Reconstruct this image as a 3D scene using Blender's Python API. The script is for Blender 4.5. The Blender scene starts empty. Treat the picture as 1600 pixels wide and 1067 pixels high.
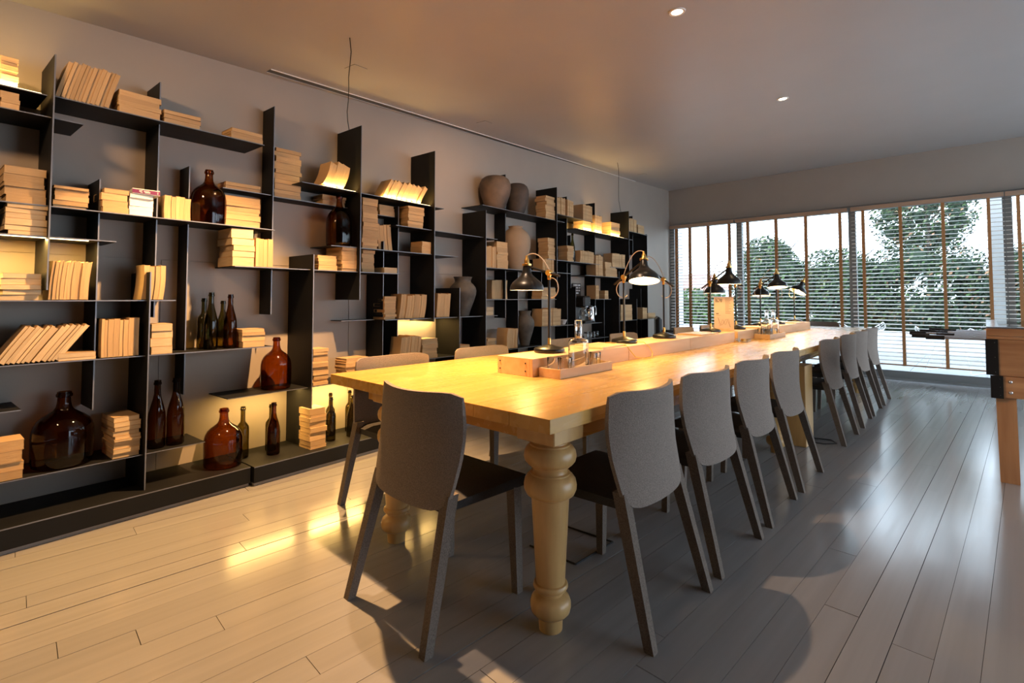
import bpy, bmesh, math, random
from mathutils import Vector, Matrix
random.seed(7)
SC = bpy.context.scene
COL = SC.collection
R = math.radians

# ------------------------------------------------------------------ camera
YAW, PITCH = R(43.067), R(2.3)
cam_data = bpy.data.cameras.new('camera')
cam = bpy.data.objects.new('camera', cam_data); COL.objects.link(cam)
cam.location = (0, 0, 1.14)
cam.rotation_euler = (R(90) + PITCH, 0, YAW)
cam_data.sensor_width = 36.0
cam_data.lens = 790 / 1600 * 36
cam_data.shift_y = -0.0620
cam_data.clip_start = 0.02
cam_data.clip_end = 300
SC.camera = cam
SC.cycles.transparent_max_bounces = 40

# ------------------------------------------------------------------ world, exposure
W = bpy.data.worlds.new('overcast_sky'); SC.world = W
W.use_nodes = True
bg = W.node_tree.nodes['Background']
bg.inputs[0].default_value = (0.70, 0.84, 1.0, 1)
bg.inputs[1].default_value = 4.6
SC.view_settings.view_transform = 'Standard'
SC.view_settings.look = 'None'
SC.view_settings.gamma = 1.0
SC.view_settings.use_curve_mapping = False
SC.view_settings.exposure = 0.55

WARM = (1.0, 0.66, 0.33)
GOLD = (1.0, 0.60, 0.17)

def spot(name, loc, aim, power, angle, blend=0.5, col=WARM, size=0.04):
    l = bpy.data.lights.new(name, 'SPOT'); l.energy = power; l.color = col
    l.spot_size = R(angle); l.spot_blend = blend; l.shadow_soft_size = size
    o = bpy.data.objects.new(name, l); COL.objects.link(o); o.location = loc
    o.rotation_euler = (Vector(aim) - Vector(loc)).to_track_quat('-Z', 'Y').to_euler()
    return o

# ceiling downlights of the room (the ones over the near end and the wall side)
spot('ceiling_spot_near', (-2.52, 1.60, 2.70), (-2.75, 0.80, 0), 520, 88, 0.45, (1.0, 0.555, 0.225), 0.025)
spot('ceiling_spot_middle', (-1.92, 1.56, 2.70), (-0.7, 2.5, 0), 120, 84, 0.4, (1.0, 0.66, 0.42), 0.02)
# added warm fill spots without fixtures that brighten the book wall
spot('warm_fill_spot', (-2.25, -0.55, 2.58), (-3.55, 1.1, 1.6), 90, 84, 0.9, (1.0, 0.58, 0.28), 0.12)
spot('warm_fill_spot', (-2.45, 2.75, 2.78), (-3.70, 3.3, 1.7), 60, 100, 0.9, (1.0, 0.60, 0.32), 0.12)

# ------------------------------------------------------------------ mesh helpers
def tag(o, label=None, cat=None, group=None, kind=None):
    if label: o['label'] = label
    if cat: o['category'] = cat
    if group: o['group'] = group
    if kind: o['kind'] = kind
    return o

def link(name, me, parent=None, loc=None, rot=None, scale=None):
    o = bpy.data.objects.new(name, me); COL.objects.link(o)
    if parent is not None: o.parent = parent
    if loc is not None: o.location = loc
    if rot is not None: o.rotation_euler = rot
    if scale is not None: o.scale = scale
    return o

def empty(name, loc=(0, 0, 0), rz=0.0):
    o = bpy.data.objects.new(name, None); COL.objects.link(o)
    o.location = loc; o.rotation_euler = (0, 0, rz); o.empty_display_size = 0.05
    return o

class MB:
    """collects boxes, lathes and tubes into one mesh"""
    def __init__(s): s.v = []; s.f = []; s.m = []; s.sm = []
    def add(s, vs, fs, mi=0, smooth=False, M=None):
        b = len(s.v)
        for p in vs:
            p = Vector(p)
            s.v.append(tuple(M @ p) if M is not None else tuple(p))
        for f in fs:
            s.f.append(tuple(i + b for i in f)); s.m.append(mi); s.sm.append(smooth)
        return s
    def box(s, a, b, mi=0, M=None, front=None):
        x0, y0, z0 = a; x1, y1, z1 = b
        vs = [(x0,y0,z0),(x1,y0,z0),(x1,y1,z0),(x0,y1,z0),(x0,y0,z1),(x1,y0,z1),(x1,y1,z1),(x0,y1,z1)]
        fs = [(0,3,2,1),(4,5,6,7),(0,1,5,4),(1,2,6,5),(2,3,7,6),(3,0,4,7)]
        s.add(vs, fs, mi, False, M)
        if front is not None:
            s.m[-3] = front          # +x face
        return s
    def cbox(s, a, b, c=0.004, mi=0, M=None):
        """box with chamfered edges"""
        bm = bmesh.new()
        bmesh.ops.create_cube(bm, size=1.0)
        bmesh.ops.scale(bm, vec=(b[0]-a[0], b[1]-a[1], b[2]-a[2]), verts=bm.verts)
        bmesh.ops.translate(bm, vec=((a[0]+b[0])/2, (a[1]+b[1])/2, (a[2]+b[2])/2), verts=bm.verts)
        bmesh.ops.bevel(bm, geom=bm.edges[:], offset=c, segments=1, affect='EDGES', profile=0.5)
        bm.verts.index_update()
        s.add([v.co for v in bm.verts], [tuple(v.index for v in f.verts) for f in bm.faces], mi, False, M)
        bm.free(); return s
    def lathe(s, prof, seg=24, mi=0, M=None, smooth=True, close=True):
        vs, fs = [], []
        n = len(prof)
        for r, z in prof:
            for k in range(seg):
                a = 2*math.pi*k/seg
                vs.append((r*math.cos(a), r*math.sin(a), z))
        for i in range(n-1):
            for k in range(seg):
                k2 = (k+1) % seg
                fs.append((i*seg+k, i*seg+k2, (i+1)*seg+k2, (i+1)*seg+k))
        if close:
            if prof[0][0] > 1e-5: fs.append(tuple(reversed(range(seg))))
            if prof[-1][0] > 1e-5: fs.append(tuple((n-1)*seg+k for k in range(seg)))
        return s.add(vs, fs, mi, smooth, M)
    def tube(s, pts, r, seg=8, mi=0, M=None, r1=None):
        pts = [Vector(p) for p in pts]
        vs, fs = [], []
        n = len(pts); prev = None
        for i, p in enumerate(pts):
            t = (pts[min(i+1, n-1)] - pts[max(i-1, 0)]).normalized()
            ref = prev if prev is not None else (Vector((0, 0, 1)) if abs(t.z) < 0.9 else Vector((1, 0, 0)))
            a = (ref - t*ref.dot(t)).normalized(); prev = a
            b = t.cross(a)
            rr = r if r1 is None else r + (r1-r)*i/(n-1)
            for k in range(seg):
                an = 2*math.pi*k/seg
                vs.append(p + a*math.cos(an)*rr + b*math.sin(an)*rr)
        for i in range(n-1):
            for k in range(seg):
                k2 = (k+1) % seg
                fs.append((i*seg+k, i*seg+k2, (i+1)*seg+k2, (i+1)*seg+k))
        fs.append(tuple(reversed(range(seg)))); fs.append(tuple((n-1)*seg+k for k in range(seg)))
        return s.add(vs, fs, mi, True, M)
    def beam(s, p0, p1, w0, w1, mi=0, M=None):
        """square tapered leg from p0 to p1 (horizontal sections)"""
        vs = []
        for p, w in ((p0, w0), (p1, w1)):
            for dx, dy in ((-1,-1),(1,-1),(1,1),(-1,1)):
                vs.append((p[0]+dx*w[0]/2, p[1]+dy*w[1]/2, p[2]))
        fs = [(0,1,2,3),(7,6,5,4),(0,4,5,1),(1,5,6,2),(2,6,7,3),(3,7,4,0)]
        return s.add(vs, fs, mi, False, M)
    def mesh(s, name, mats):
        me = bpy.data.meshes.new(name)
        me.from_pydata([tuple(v) for v in s.v], [], s.f)
        for m in (mats if isinstance(mats, (list, tuple)) else [mats]): me.materials.append(m)
        me.polygons.foreach_set('material_index', s.m)
        me.polygons.foreach_set('use_smooth', s.sm)
        me.update()
        bm = bmesh.new(); bm.from_mesh(me)
        bmesh.ops.recalc_face_normals(bm, faces=bm.faces)
        bm.to_mesh(me); bm.free()
        if any(s.sm):
            me.set_sharp_from_angle(angle=R(42))
        return me
    def obj(s, name, mats, parent=None, loc=None, rot=None):
        return link(name, s.mesh(name, mats), parent, loc, rot)

def copy_tree(o, parent=None):
    c = o.copy(); COL.objects.link(c); c.parent = parent
    for ch in o.children: copy_tree(ch, c)
    return c

# ------------------------------------------------------------------ materials
def mat(name, col, rough=0.5, metal=0.0, noise=0.0, nscale=20.0, stretch=(1,1,1), bump=0.0, col2=None,
        rnd=0.0, spec=0.5, coat=0.0, tex='noise', detail=6.0, rough_var=0.0, emit=None, estr=0.0, coords='Object'):
    m = bpy.data.materials.new(name); m.use_nodes = True
    nt = m.node_tree; N = nt.nodes; L = nt.links
    b = N['Principled BSDF']
    b.inputs['Base Color'].default_value = (*col, 1)
    b.inputs['Roughness'].default_value = rough
    b.inputs['Metallic'].default_value = metal
    b.inputs['Specular IOR Level'].default_value = spec
    b.inputs['Coat Weight'].default_value = coat
    if emit:
        b.inputs['Emission Color'].default_value = (*emit, 1); b.inputs['Emission Strength'].default_value = estr
    src = None
    if noise > 0 or bump > 0 or col2:
        tc = N.new('ShaderNodeTexCoord'); mp = N.new('ShaderNodeMapping')
        mp.inputs['Scale'].default_value = stretch
        L.new(tc.outputs[coords], mp.inputs[0])
        if rnd > 0:
            oi = N.new('ShaderNodeObjectInfo'); ml = N.new('ShaderNodeMath'); ml.operation = 'MULTIPLY'
            ml.inputs[1].default_value = 37.0
            L.new(oi.outputs['Random'], ml.inputs[0]); L.new(ml.outputs[0], mp.inputs['Location'])
        if tex == 'wave':
            t = N.new('ShaderNodeTexWave'); t.inputs['Scale'].default_value = nscale
            t.inputs['Distortion'].default_value = 6.0; t.inputs['Detail'].default_value = 3.0
            t.inputs['Detail Scale'].default_value = 1.2
        else:
            t = N.new('ShaderNodeTexNoise'); t.inputs['Scale'].default_value = nscale; t.inputs['Detail'].default_value = detail
        L.new(mp.outputs[0], t.inputs[0])
        fac = t.outputs[0]
        if noise > 0 or col2:
            ramp = N.new('ShaderNodeValToRGB')
            c2 = col2 if col2 else tuple(max(0, c*(1-noise)) for c in col)
            ramp.color_ramp.elements[0].position = 0.3; ramp.color_ramp.elements[1].position = 0.72
            ramp.color_ramp.elements[0].color = (*c2, 1); ramp.color_ramp.elements[1].color = (*col, 1)
            L.new(fac, ramp.inputs[0]); src = ramp.outputs[0]
        if bump > 0:
            bp = N.new('ShaderNodeBump'); bp.inputs['Strength'].default_value = bump; bp.inputs['Distance'].default_value = 0.01
            L.new(fac, bp.inputs['Height']); L.new(bp.outputs[0], b.inputs['Normal'])
        if rough_var > 0:
            mr = N.new('ShaderNodeMapRange'); mr.inputs[3].default_value = rough - rough_var; mr.inputs[4].default_value = rough + rough_var
            L.new(fac, mr.inputs[0]); L.new(mr.outputs[0], b.inputs['Roughness'])
    if rnd > 0:
        oi2 = N.new('ShaderNodeObjectInfo'); mr = N.new('ShaderNodeMapRange')
        mr.inputs[3].default_value = 1 - rnd; mr.inputs[4].default_value = 1 + rnd*0.6
        L.new(oi2.outputs['Random'], mr.inputs[0])
        hs = N.new('ShaderNodeHueSaturation'); L.new(mr.outputs[0], hs.inputs['Value'])
        if src is not None: L.new(src, hs.inputs['Color'])
        else: hs.inputs['Color'].default_value = (*col, 1)
        src = hs.outputs[0]
    if src is not None: L.new(src, b.inputs['Base Color'])
    return m

def glassy(name, tint, edge, gloss=0.05, ior=1.45):
    """thin-walled glass: tinted see-through body, deeper tint where the wall is seen edge-on, clear reflections"""
    m = bpy.data.materials.new(name); m.use_nodes = True
    nt = m.node_tree; N = nt.nodes; L = nt.links
    N.remove(N['Principled BSDF'])
    out = N['Material Output']
    lw = N.new('ShaderNodeLayerWeight'); lw.inputs[0].default_value = 0.35
    mx = N.new('ShaderNodeMix'); mx.data_type = 'RGBA'
    mx.inputs[6].default_value = (*tint, 1); mx.inputs[7].default_value = (*edge, 1)
    L.new(lw.outputs['Facing'], mx.inputs[0])
    tr = N.new('ShaderNodeBsdfTransparent'); L.new(mx.outputs[2], tr.inputs[0])
    gl = N.new('ShaderNodeBsdfGlossy'); gl.inputs['Roughness'].default_value = gloss
    f0 = ((ior-1)/(ior+1))**2
    pw_ = N.new('ShaderNodeMath'); pw_.operation = 'POWER'; pw_.inputs[1].default_value = 5.0
    l2 = N.new('ShaderNodeLayerWeight'); l2.inputs[0].default_value = 0.5
    L.new(l2.outputs['Facing'], pw_.inputs[0])
    fr = N.new('ShaderNodeMapRange'); fr.inputs[3].default_value = f0; fr.inputs[4].default_value = 1.0
    L.new(pw_.outputs[0], fr.inputs[0])
    ms = N.new('ShaderNodeMixShader')
    L.new(fr.outputs[0], ms.inputs[0]); L.new(tr.outputs[0], ms.inputs[1]); L.new(gl.outputs[0], ms.inputs[2])
    L.new(ms.outputs[0], out.inputs[0])
    return m

def emitter(name, col, s):
    m = bpy.data.materials.new(name); m.use_nodes = True
    nt = m.node_tree; N = nt.nodes
    N.remove(N['Principled BSDF'])
    e = N.new('ShaderNodeEmission'); e.inputs[0].default_value = (*col, 1); e.inputs[1].default_value = s
    nt.links.new(e.outputs[0], N['Material Output'].inputs[0])
    return m

M = {}
M['wall'] = mat('taupe_wall_paint', (0.345, 0.295, 0.25), 0.6, noise=0.06, nscale=3, bump=0.02)
M['ceiling'] = mat('satin_ceiling_paint', (0.41, 0.40, 0.392), 0.34, noise=0.05, nscale=2, spec=0.4)
M['plank'] = mat('painted_floorboard', (0.265, 0.258, 0.255), 0.17, noise=0.10, nscale=3, stretch=(1, 0.6, 1), bump=0.02, rnd=0.07, spec=0.65, rough_var=0.06)
M['subfloor'] = mat('dark_subfloor', (0.02, 0.018, 0.016), 0.9)
M['steel'] = mat('blackened_steel', (0.009, 0.0093, 0.0098), 0.55, 0.0, noise=0.35, nscale=4, stretch=(1, 1, 0.4), spec=0.22, rough_var=0.08)
M['steel_edge'] = mat('bare_steel_edge', (0.20, 0.20, 0.21), 0.4, 0.6)
M['toe'] = mat('grey_toe_kick', (0.26, 0.25, 0.24), 0.5)
M['oak'] = mat('oiled_oak', (0.60, 0.34, 0.09), 0.27, nscale=2.6, stretch=(9, 0.7, 9), col2=(0.54, 0.295, 0.075), rnd=0.07, bump=0.008, rough_var=0.06, spec=0.5)
M['oak_turned'] = mat('turned_oak', (0.64, 0.40, 0.155), 0.34, nscale=3.0, stretch=(8, 8, 0.8), col2=(0.50, 0.29, 0.10), bump=0.04)
M['oak_end'] = mat('oak_end_grain', (0.58, 0.38, 0.17), 0.5, nscale=14, stretch=(4, 1, 1), col2=(0.46, 0.28, 0.115), rnd=0.12)
M['pine'] = mat('pine_board', (0.74, 0.50, 0.29), 0.45, nscale=2.5, stretch=(7, 0.8, 7), col2=(0.60, 0.36, 0.18), rnd=0.08, bump=0.03)
M['foos_wood'] = mat('varnished_pine', (0.58, 0.32, 0.15), 0.35, nscale=2.2, stretch=(1.0, 7, 9), col2=(0.36, 0.16, 0.065), rnd=0.12, bump=0.02)
M['foos_leg'] = mat('varnished_pine_leg', (0.56, 0.31, 0.15), 0.35, nscale=2.2, stretch=(9, 9, 0.7), col2=(0.38, 0.18, 0.075), rnd=0.1)
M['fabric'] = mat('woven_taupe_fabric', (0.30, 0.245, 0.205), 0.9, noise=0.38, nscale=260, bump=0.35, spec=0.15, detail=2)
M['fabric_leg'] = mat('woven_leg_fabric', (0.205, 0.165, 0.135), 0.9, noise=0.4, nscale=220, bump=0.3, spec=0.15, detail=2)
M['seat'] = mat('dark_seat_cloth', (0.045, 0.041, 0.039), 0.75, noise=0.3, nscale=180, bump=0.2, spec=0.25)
M['black'] = mat('black_lacquer', (0.012, 0.0115, 0.011), 0.33, 0.2, spec=0.5)
M['brass'] = mat('brass', (0.75, 0.45, 0.13), 0.3, 1.0)
M['chrome'] = mat('chrome', (0.75, 0.76, 0.78), 0.15, 1.0)
M['rubber'] = mat('black_rubber', (0.012, 0.012, 0.012), 0.6)
M['cloth_cord'] = mat('beige_fabric_cord', (0.52, 0.43, 0.34), 0.8)
M['yellow_cord'] = mat('yellow_cord', (0.65, 0.42, 0.06), 0.5)
M['shade_in'] = mat('white_shade_lining', (0.85, 0.82, 0.75), 0.5)
M['bulb'] = emitter('warm_bulb', (1.0, 0.78, 0.45), 40)
M['led'] = emitter('led_strip_glow', (1.0, 0.72, 0.35), 6)
M['spot_glow'] = emitter('downlight_glow', (1.0, 0.82, 0.6), 30)
M['amber'] = glassy('amber_glass', (0.56, 0.255, 0.055), (0.10, 0.034, 0.006))
M['green'] = glassy('olive_bottle_glass', (0.42, 0.36, 0.13), (0.045, 0.04, 0.015))
M['brown'] = glassy('brown_bottle_glass', (0.45, 0.22, 0.06), (0.05, 0.022, 0.008))
M['clear'] = glassy('clear_glass', (0.95, 0.965, 0.965), (0.60, 0.65, 0.66), 0.02, 1.75)
M['solid_glass'] = mat('solid_clear_glass', (0.97, 0.99, 0.99), 0.0)
M['solid_glass'].node_tree.nodes['Principled BSDF'].inputs['Transmission Weight'].default_value = 1.0
M['solid_glass'].node_tree.nodes['Principled BSDF'].inputs['IOR'].default_value = 1.45
M['pane'] = glassy('window_glass', (0.97, 0.985, 0.98), (0.90, 0.94, 0.93), 0.0, 1.35)
M['pot_dark'] = mat('smoked_clay', (0.24, 0.16, 0.11), 0.7, nscale=3.0, col2=(0.012, 0.011, 0.010), bump=0.12, detail=8)
M['pot_brown'] = mat('brown_clay', (0.10, 0.07, 0.052), 0.72, nscale=5, col2=(0.022, 0.019, 0.017), bump=0.12)
M['pot_tan'] = mat('tan_clay', (0.36, 0.26, 0.17), 0.75, nscale=4, col2=(0.27, 0.20, 0.135), bump=0.12)
M['pot_grey'] = mat('grey_clay', (0.15, 0.128, 0.105), 0.75, nscale=9, col2=(0.05, 0.044, 0.038), bump=0.15)
M['slat'] = mat('blind_slat_wood', (0.50, 0.45, 0.40), 0.5, noise=0.15, nscale=3, stretch=(0.5, 6, 6))
M['valance'] = mat('blind_valance_wood', (0.46, 0.30, 0.20), 0.5, noise=0.2, nscale=2, stretch=(0.6, 6, 6))
M['tape'] = mat('orange_brown_tape', (0.46, 0.21, 0.075), 0.8, noise=0.2, nscale=60)
M['frame'] = mat('grey_window_frame', (0.25, 0.26, 0.26), 0.4, 0.3)
M['white_wall'] = mat('white_render', (0.78, 0.80, 0.82), 0.8, noise=0.05, nscale=4)
M['paving'] = mat('pale_terrace_paving', (0.27, 0.28, 0.29), 0.7, noise=0.10, nscale=3)
M['white_wire'] = mat('white_wire', (0.85, 0.85, 0.85), 0.4)
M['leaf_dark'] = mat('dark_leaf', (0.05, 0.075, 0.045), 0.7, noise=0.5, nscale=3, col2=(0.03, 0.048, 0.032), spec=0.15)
M['leaf_mid'] = mat('mid_leaf', (0.095, 0.16, 0.055), 0.7, noise=0.5, nscale=3, col2=(0.05, 0.095, 0.035), spec=0.15)
M['leaf_pale'] = mat('pale_leaf', (0.22, 0.25, 0.14), 0.7, noise=0.4, nscale=3, col2=(0.11, 0.14, 0.07), spec=0.15)
M['leaf_rust'] = mat('rust_leaf', (0.50, 0.26, 0.15), 0.7, noise=0.4, nscale=3, col2=(0.20, 0.12, 0.06))
M['bark'] = mat('bark', (0.10, 0.08, 0.06), 0.9, noise=0.4, nscale=12)
M['roof'] = mat('red_roof_tile', (0.42, 0.22, 0.18), 0.8, noise=0.2, nscale=3)
M['pages'] = mat('yellowed_pages', (0.62, 0.42, 0.215), 0.85, nscale=6, stretch=(0.4, 0.3, 8), col2=(0.40, 0.25, 0.115), rnd=0.20, bump=0.25)
M['pages_u'] = mat('yellowed_pages_upright', (0.62, 0.42, 0.215), 0.85, nscale=6, stretch=(0.4, 8, 0.3), col2=(0.40, 0.25, 0.115), rnd=0.20, bump=0.25)
M['pages_w'] = mat('pale_pages', (0.66, 0.51, 0.32), 0.85, nscale=6, stretch=(0.4, 0.3, 8), col2=(0.46, 0.34, 0.20), rnd=0.16, bump=0.25)
M['pages_wu'] = mat('pale_pages_upright', (0.66, 0.51, 0.32), 0.85, nscale=6, stretch=(0.4, 8, 0.3), col2=(0.46, 0.34, 0.20), rnd=0.16, bump=0.25)
M['cover'] = mat('tan_paper_cover', (0.50, 0.33, 0.165), 0.7, rnd=0.4)
M['mag'] = mat('white_magazine', (0.78, 0.77, 0.72), 0.5, rnd=0.08, noise=0.15, nscale=9, stretch=(1, 1, 9))
M['purple'] = mat('purple_print', (0.14, 0.012, 0.075), 0.5)
M['print_white'] = mat('white_print', (0.75, 0.72, 0.70), 0.6)
M['print_dark'] = mat('dark_print', (0.10, 0.075, 0.06), 0.7)
M['card'] = mat('kraft_card', (0.62, 0.44, 0.33), 0.7, noise=0.06, nscale=20)
M['bronze_sign'] = mat('dark_brown_sign', (0.05, 0.038, 0.028), 0.5)
M['armchair'] = mat('black_leather', (0.016, 0.018, 0.021), 0.4)
M['ceramic'] = mat('white_ceramic', (0.72, 0.70, 0.66), 0.3)
M['water'] = M['clear']
M['felt'] = mat('green_playfield', (0.06, 0.16, 0.07), 0.6)
M['paper_white'] = mat('white_paper', (0.8, 0.78, 0.74), 0.6)

# ------------------------------------------------------------------ the room
RA = R(4.407)                                   # bookcase wall is turned a few degrees against the table
WO = Vector((-3.5594, -0.2743, 0.0))            # foot of the wall
RZ = Matrix.Rotation(RA, 4, 'Z')
def rk(d, s, z):
    """point d metres out from the bookcase wall, s metres along it"""
    return WO + (RZ @ Vector((d, s, 0))) + Vector((0, 0, z))
def ceil_z(y): return 2.65 + 0.056*y

wall_l = empty('wall_left', WO, RA); tag(wall_l, 'taupe panelled wall behind the black steel bookcase', kind='structure')
MB().box((-0.2, -4.0, 0.0), (-0.006, 9.2, 3.4)).obj('wall_body', M['wall'], wall_l)
sy = -4.0
edges = [-4.0, -1.55, -0.25, 1.06, 2.36, 3.66, 4.96, 6.26, 7.56, 9.08]
for a, b in zip(edges[:-1], edges[1:]):
    MB().cbox((-0.006, a+0.0015, 0.0), (0.0, b-0.0015, 1.372), 0.001).obj('wall_panel', M['wall'], wall_l)
    MB().cbox((-0.006, a+0.0015, 1.376), (0.0, b-0.0015, 3.35), 0.001).obj('wall_panel', M['wall'], wall_l) if a == -4.0 else None
MB().box((-0.006, -1.5485, 1.376), (0.0, 9.08, 3.35)).obj('upper_panel', M['wall'], wall_l)

mb = MB()
y0, y1 = -3.2, 8.98
vs = []
for y in (y0, y1):
    for dz in (0, 0.12):
        for x in (-4.7, 4.2): vs.append((x, y, ceil_z(y)+dz))
mb.add(vs, [(0,1,5,4),(2,6,7,3),(0,2,3,1),(4,5,7,6),(0,4,6,2),(1,3,7,5)])
c = mb.obj('ceiling', M['ceiling']); tag(c, 'plain grey satin ceiling over the whole room', kind='structure')

# floor: dark sub floor and single painted boards, laid at a slight angle
fl = MB().box((-4.3, -3.0, -0.12), (4.1, 8.86, -0.021)).obj('floor', M['subfloor']); tag(fl, 'grey painted timber board floor', kind='structure')
FA = R(-2.5)
FM = Matrix.Rotation(FA, 4, 'Z')
board_me = MB().box((-0.5, -0.5, -1), (0.5, 0.5, 0)).mesh('floor_board', M['plank'])
pw = 0.108
i = 0
for row in range(-33, 30):
    xr = row*pw + 0.03
    gap = random.choice((0.0012, 0.0012, 0.0014, 0.0034))
    yy = -1.2 - random.random()*1.8
    while yy < 8.78 + 0.04*xr:
        ln = random.choice((1.9, 2.3, 2.7, 3.1))
        e = min(yy+ln, 8.80 + 0.04*xr)
        if 8.80 + 0.04*xr - e < 0.5: e = 8.80 + 0.04*xr
        mid = FM @ Vector((xr, (yy+e)/2, 0))
        # keep the boards the room shows
        near = FM @ Vector((xr, e, 0))
        cf = near.x*(-math.sin(YAW)) + near.y*math.cos(YAW)
        if cf > 0.6 and near.x < 2.6 and near.x > -3.75 and e > yy + 0.1:
            o = link('floor_board', board_me, fl, (mid.x, mid.y, random.uniform(-0.0006, 0.0006)), (0, 0, FA), (pw-gap, e-yy-0.002, 0.02))
            i += 1
        yy = e
NBOARDS = i

# window wall: grey header, posts, glass, bottom track
wf = empty('wall_far', (0, 8.86, 0)); tag(wf, 'dark grey wall strip above the garden windows', kind='structure')
MB().box((-4.6, 0, 2.50), (4.2, 0.20, 3.4)).obj('header', M['wall'], wf)
posts = [-4.22, -3.02, -1.41, 0.235, 1.85, 3.45]
tracks = MB().box((-4.6, -0.03, 0.0), (4.2, 0.12, 0.03)).box((-4.6, 0.03, 0.03), (4.2, 0.08, 0.07))
tracks.obj('sill_track', M['frame'], wf)
for n_, (a, b) in enumerate(zip(posts[:-1], posts[1:])):
    w = empty('window_%d' % (n_+1), ((a+b)/2, 8.90, 0))
    tag(w, 'tall sliding garden window pane number %s from the bookcase corner' % ('one', 'two', 'three', 'four', 'five')[n_], kind='structure')
    h = (b-a)/2
    MB().box((-h-0.045, -0.03, 0.07), (-h+0.045, 0.05, 2.50)).obj('window_post', M['frame'], w)
    MB().box((-h+0.045, -0.02, 0.07), (h-0.045, 0.03, 0.13)).obj('bottom_rail', M['frame'], w)
    MB().box((-h+0.045, -0.02, 2.42), (h-0.045, 0.03, 2.50)).obj('top_rail', M['frame'], w)
    MB().box((-h+0.045, 0.0, 0.13), (h-0.045, 0.006, 2.42)).obj('glass_pane', M['pane'], w)

# back wall and window side of the room behind the photographer
wb = MB().box((-4.2, -3.2, 0), (4.2, -3.0, 3.0)).obj('wall_back', M['wall']); tag(wb, 'plain taupe wall behind the camera', kind='structure')
wr = MB().box((3.9, -3.0, 2.45), (4.1, 8.86, 3.4)).box((3.9, -3.0, 0), (4.1, -1.2, 2.45)).box((3.9, -1.2, 0), (4.1, 2.4, 2.45)).box((3.9, 5.0, 0), (4.1, 5.4, 2.45)).box((3.9, 8.2, 0), (4.1, 8.86, 2.45)).obj('wall_right', M['wall'])
tag(wr, 'right hand wall with wide openings outside the view', kind='structure')

# ------------------------------------------------------------------ bookcase
bc = empty('wall_bookcase', WO, RA)
tag(bc, 'black steel wall bookcase of staggered plates along the left wall', 'bookcase')
PAN = [(.500,.32,1.18,2.33),(.705,.237,.565,1.766),(.915,.33,.118,1.283),(.966,.224,1.033,2.376),(1.149,.153,.567,1.94),(1.653,.165,1.03,2.456),
 (1.86,.336,.118,1.443),(2.24,.323,1.128,2.447),(2.528,.223,.118,1.60),(2.697,.194,.118,1.911),(2.99,.32,.939,2.425),(3.305,.317,.118,1.235),
 (3.66,.321,.118,1.996),(4.155,.158,.93,2.468),(4.36,.168,.118,1.434),(4.76,.20,.118,1.55),(4.925,.305,1.27,2.443),(5.33,.185,.118,2.41),
 (5.52,.12,1.27,1.95),(5.57,.16,.118,1.288),(6.06,.17,.9,2.44),(6.835,.30,1.38,2.42),(6.51,.298,.118,1.52),(7.17,.2,1.8,2.40),(7.56,.26,.118,2.15),
 (6.25,.2,.118,1.23),(7.45,.2,.118,1.29),(7.12,.28,.118,1.13)]
for s, d, a, b in PAN:
    MB().box((0.002, s-0.003, a), (d, s+0.003, b), 0, None, 1).obj('upright_plate', [M['steel'], M['steel_edge']], bc)
SH = [(.1,.48,2.13,.3),(.1,.62,2.025,.3),(.5,1.53,2.135,.3),(.1,1.61,1.59,.3),(.1,.77,1.44,.3),(.1,1.05,1.13,.3),(.1,1.61,.83,.3),(.1,.43,.62,.3),(.1,1.22,.30,.3),
 (1.36,2.64,1.34,.31),(2.02,3.31,1.523,.3),(1.655,2.24,1.838,.17),(1.79,3.13,1.943,.3),(1.34,1.65,1.845,.16),(2.5,2.72,1.825,.16),(2.6,3.87,1.735,.3),(2.2,2.53,.97,.16),
 (2.5,3.87,.97,.3),(2.55,3.62,.622,.3),(3.64,5.12,2.053,.3),(3.66,5.28,1.443,.3),(3.7,4.99,1.13,.26),(5.36,6.98,2.01,.3),(4.95,5.85,2.14,.29),(4.75,5.98,1.59,.3),
 (5.6,6.54,1.435,.3),(6.86,7.54,2.13,.3),(6.3,6.80,1.575,.29),(3.7,4.62,.617,.3),(4.63,5.3,.82,.3),(5.54,6.02,.82,.3),(6.5,7.1,.82,.3),(7.2,7.86,.82,.3),
 (5.83,6.28,1.13,.3),(1.34,2.42,.53,.3),(5.6,6.2,.62,.3)]
for a, b, z, d in SH:
    MB().box((0.002, a, z-0.005), (d-0.012, b, z), 0, None, 1).obj('shelf_plate', [M['steel'], M['steel_edge']], bc)
MB().box((0.002, 0.0, 0.022), (0.385, 1.440, 0.112), 0).box((0.002, 0.0, 0.112), (0.385, 1.44, 0.118), 0, None, 1).obj('base_plinth', [M['steel'], M['steel_edge']], bc)
MB().box((0.002, 1.450, 0.022), (0.412, 7.95, 0.112), 0).box((0.002, 1.45, 0.112), (0.412, 7.95, 0.118), 0, None, 1).obj('base_plinth', [M['steel'], M['steel_edge']], bc)
MB().box((0.002, 0.0, 0.0), (0.372, 1.435, 0.022)).obj('toe_kick', M['toe'], bc)
MB().box((0.002, 1.455, 0.0), (0.40, 7.95, 0.022)).obj('toe_kick', M['toe'], bc)
MB().box((0.02, -0.02, 0.022), (0.30, 0.0, 2.3)).obj('upright_plate', M['steel'], bc)

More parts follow.
